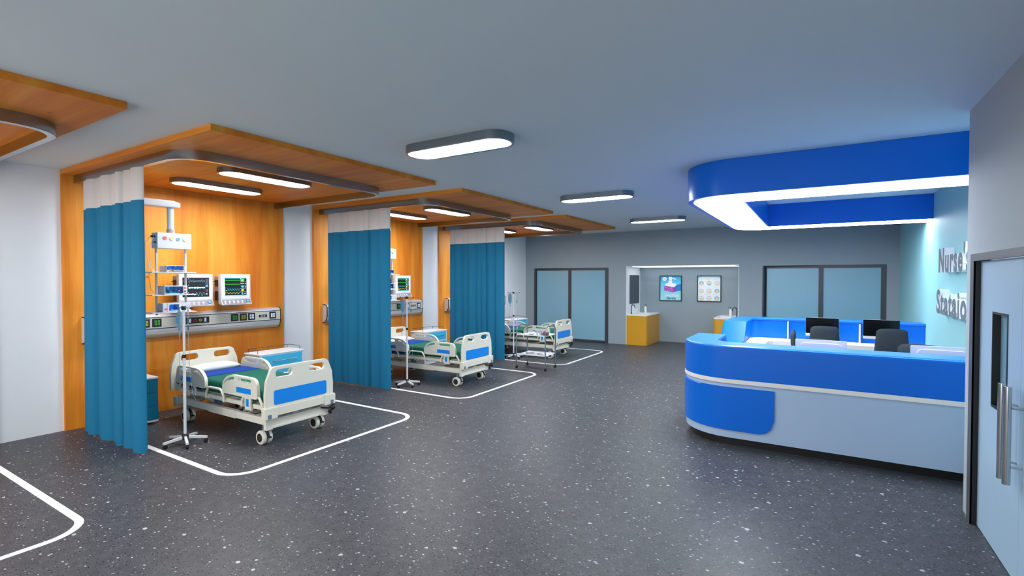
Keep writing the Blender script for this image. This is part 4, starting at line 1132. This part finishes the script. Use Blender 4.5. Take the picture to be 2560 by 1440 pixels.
def tap(x, y, s, label):
    t = thing('tap', label, 'tap', (x, y, .915))
    R = .055
    pts = [(x, y, .915), (x, y, 1.14)] + [(x+s*(R-R*math.cos(a)), y, 1.14+R*math.sin(a)) for a in [math.radians(q) for q in (30, 60, 90, 120, 150, 180)]] + [(x+s*2*R, y, 1.10)]
    part('spout', MB().tube(pts, .012, 12), M['tap'], t)
    part('base_ring', MB().lathe([(.02, .915), (.02, .925), (.017, .96)], (x, y, 0), 2, 16), M['tap'], t)
    part('lever', MB().cyl((x, y, 1.185), (x+s*.05, y, 1.207), .006, 8), M['tap'], t)
def soap(x, y, label, s):
    z = .915
    t = thing('soap_bottle', label, 'soap bottle', (x, y, z), 'soap bottles')
    part('bottle', MB().lathe([(.036, 0), (.039, .006), (.039, .165), (.03, .19), (.018, .20), (.018, .222)], (x, y, z), 2, 20), M['bottle'], t)
    part('pump', MB().lathe([(.012, .22), (.012, .235), (.005, .237), (.005, .25), (.014, .25), (.014, .262)], (x, y, z), 2, 14).tube([(x, y, z+.257), (x+s*.05, y, z+.257), (x+s*.06, y, z+.245)], .005, 8), M['black'], t, label='black pump')
sink(NX0+.001, -4.256, 1, 'ochre wash basin unit on the left of the niche'); sink(NX1-.001, -2.42, -1, 'ochre wash basin unit on the right of the niche, partly behind the counter')
tap(-4.82, 14.86, 1, 'black gooseneck tap on the left wash basin'); tap(-1.85, 14.86, -1, 'black gooseneck tap on the right wash basin')
soap(-4.575, 15.50, 'white soap bottle on the left wash basin', 1); soap(-2.085, 15.40, 'white soap bottle on the right wash basin', -1)
for x, s, lb in ((NX0, 1, 'dark mirror on the white left side of the niche'), (NX1, -1, 'dark mirror on the right side of the niche')):
    a, b = sorted((x+s*.001, x+s*.018))
    solo('mirror', MB().box(a, b, 14.88, 15.81, 1.215, 2.11), M['mirror'], lb, 'mirror', (x, 15.34, 1.66), bevel=.002)

solo('niche_light', MB().box(-4.75, -1.92, 14.72, 15.85, NZ-.013, NZ-.001), M['lamp4'], 'white light panel across the top of the hand-wash niche', 'ceiling light', (-3.33, 15.28, NZ))
# posters
def poster(x0, x1, z0, z1, label):
    y = NY1
    t = thing('poster', label, 'poster', ((x0+x1)/2, y, (z0+z1)/2), 'framed posters')
    part('poster_frame', MB().prism([(x0, z0), (x1, z0), (x1, z1), (x0, z1)], 1, y-.03, y-.001, [[(x0+.025, z0+.025), (x1-.025, z0+.025), (x1-.025, z1-.025), (x0+.025, z1-.025)]]), M['poster_frame'], t, .003)
    return t
def pplane(t, x0, x1, z0, z1, parent):
    W, Hh = x1-x0, z1-z0; st_ = [0]
    def fl(poly, mat, nm, lv, par=None):
        pts = [(x0+a*W, z1-b*Hh) for a, b in poly]; y = NY1-.006-.0012*lv
        return part(nm, MB().prism(pts, 1, y-.001, NY1-.004 if lv == 0 else y+.0011), M[mat], par or parent[0])
    return fl
px0, px1, pz0, pz1 = -4.255, -3.567, 1.292, 2.097
t = poster(px0, px1, pz0, pz1, 'framed cyan poster of a soap pump bottle in the niche')
par = [t]; fl = pplane(t, px0, px1, pz0, pz1, par)
pr = fl([(.03, .03), (.97, .03), (.97, .97), (.03, .97)], 'p_cyan', 'print', 0); par[0] = pr
circ = lambda a, b, r_, n=18, ra=.855: [(a+r_*math.cos(2*PI*k/n), b+r_*ra*math.sin(2*PI*k/n)) for k in range(n)]
fl([(.70, .37), (.97, .33), (.97, .585), (.68, .64)], 'p_shadow', 'printed_shadow', 1)
fl([(.21, .40), (.64, .46), (.64, .655), (.56, .655), (.21, .59)], 'p_purple', 'printed_bottle', 2)
fl([(.64, .46), (.735, .39), (.735, .585), (.64, .655)], 'p_dpurple', 'printed_bottle_side', 2)
fl([(.21, .395), (.34, .29), (.41, .275), (.41, .20), (.57, .20), (.57, .29), (.755, .335), (.755, .38), (.65, .46)], 'p_white', 'printed_bottle_top', 3)
fl([(.42, .05), (.56, .05), (.56, .195), (.42, .195)], 'p_white', 'printed_pump', 3)
fl([(.56, .085), (.66, .10), (.745, .15), (.725, .18), (.65, .135), (.56, .125)], 'p_white', 'printed_spout', 3)
fl(circ(.225, .135, .115), 'p_navy', 'printed_ring', 1); fl(circ(.225, .135, .100), 'p_white', 'printed_germ', 2); fl([(.14, .07), (.16, .06), (.31, .20), (.29, .21)], 'p_pink', 'printed_bar', 3)
for a, b, r_ in ((.27, .47, .022), (.55, .495, .022), (.40, .515, .012), (.48, .545, .013), (.38, .585, .018), (.56, .60, .018), (.28, .565, .012), (.46, .61, .012), (.70, .47, .012), (.68, .55, .012)): fl(circ(a, b, r_, 10), 'p_pink', 'printed_dot', 3)
W_, H_ = px1-px0, pz1-pz0
for txt, a, b, sz, mt in (('Goodbye', .245, .82, .115, 'p_cream'), ('Germs', .315, .93, .105, 'p_navy')):
    part('printed_word', text_mesh(txt, sz, .0006, .003).xf(frame_ny((px0+a*W_, NY1-.009, pz1-b*H_))), M[mt], pr)
qx0, qx1, qz0, qz1 = -3.112, -2.418, 1.295, 2.095
t = poster(qx0, qx1, qz0, qz1, 'framed white hand-washing poster with nine pictures in the niche')
par = [t]; fl = pplane(t, qx0, qx1, qz0, qz1, par)
pr = fl([(.03, .03), (.97, .03), (.97, .97), (.03, .97)], 'p_paper', 'print', 0); par[0] = pr
fl([(.03, .03), (.97, .03), (.97, .105), (.03, .105)], 'p_head', 'printed_header', 1)
for a in range(14): fl([(.14+a*.052, .05), (.175+a*.052, .05), (.175+a*.052, .085), (.14+a*.052, .085)], 'p_white', 'printed_header_mark', 2)
for rr, b in enumerate((.30, .59, .87)):
    for cc, a in enumerate((.18, .5, .82)):
        b2 = min(b, .875)
        fl(circ(a, b2, .098, 18), 'p_sky', 'printed_disc', 1)
        if rr and cc != 2 or (rr == 0 and cc == 2): fl(circ(a, b2, .078, 16), 'p_paper', 'printed_disc_centre', 2)
        if cc == 1 and rr == 0: fl([(a-.12, b-.05), (a+.10, b-.06), (a+.11, b-.01), (a+.02, b+.03), (a-.03, b+.0), (a-.10, b+.02)], 'p_skin', 'printed_hands', 3)
        else: fl([(a-.10, b2+.09), (a-.05, b2+.03), (a-.02, b2-.05), (a+.02, b2-.05), (a+.05, b2+.03), (a+.10, b2+.09), (a+.03, b2+.07), (a-.03, b2+.07)], 'p_skin', 'printed_hands', 3)
        fl([(a-.10, b-.15), (a+.05, b-.15), (a+.05, b-.143), (a-.10, b-.143)], 'p_grey', 'printed_line', 1)
        fl(circ(a-.13, b-.147, .014, 8), 'p_grey', 'printed_bullet', 1)

# ------------------------------------------------------------------ world, camera, view
w = bpy.data.worlds.new('world'); sc.world = w; w.use_nodes = True
w.node_tree.nodes['Background'].inputs['Color'].default_value = (.86, .90, .93, 1); w.node_tree.nodes['Background'].inputs['Strength'].default_value = 2.0
cam = bpy.data.cameras.new('camera'); co = bpy.data.objects.new('camera', cam); COL.objects.link(co)
cam.sensor_width = 36; cam.sensor_fit = 'HORIZONTAL'; cam.lens = 36*1239.3/2560; cam.clip_start = .05; cam.clip_end = 100
co.location = (0, 0, 2.0); co.rotation_euler = (math.radians(90-1.09), 0, math.radians(31.52))
sc.camera = co
sc.view_settings.view_transform = 'Standard'; sc.view_settings.look = 'None'; sc.view_settings.gamma = 1
sc.view_settings.exposure = .35
try: sc.view_settings.use_curve_mapping = False
except Exception: pass
sc.cycles.max_bounces = 8; sc.cycles.diffuse_bounces = 5; sc.cycles.sample_clamp_indirect = 6
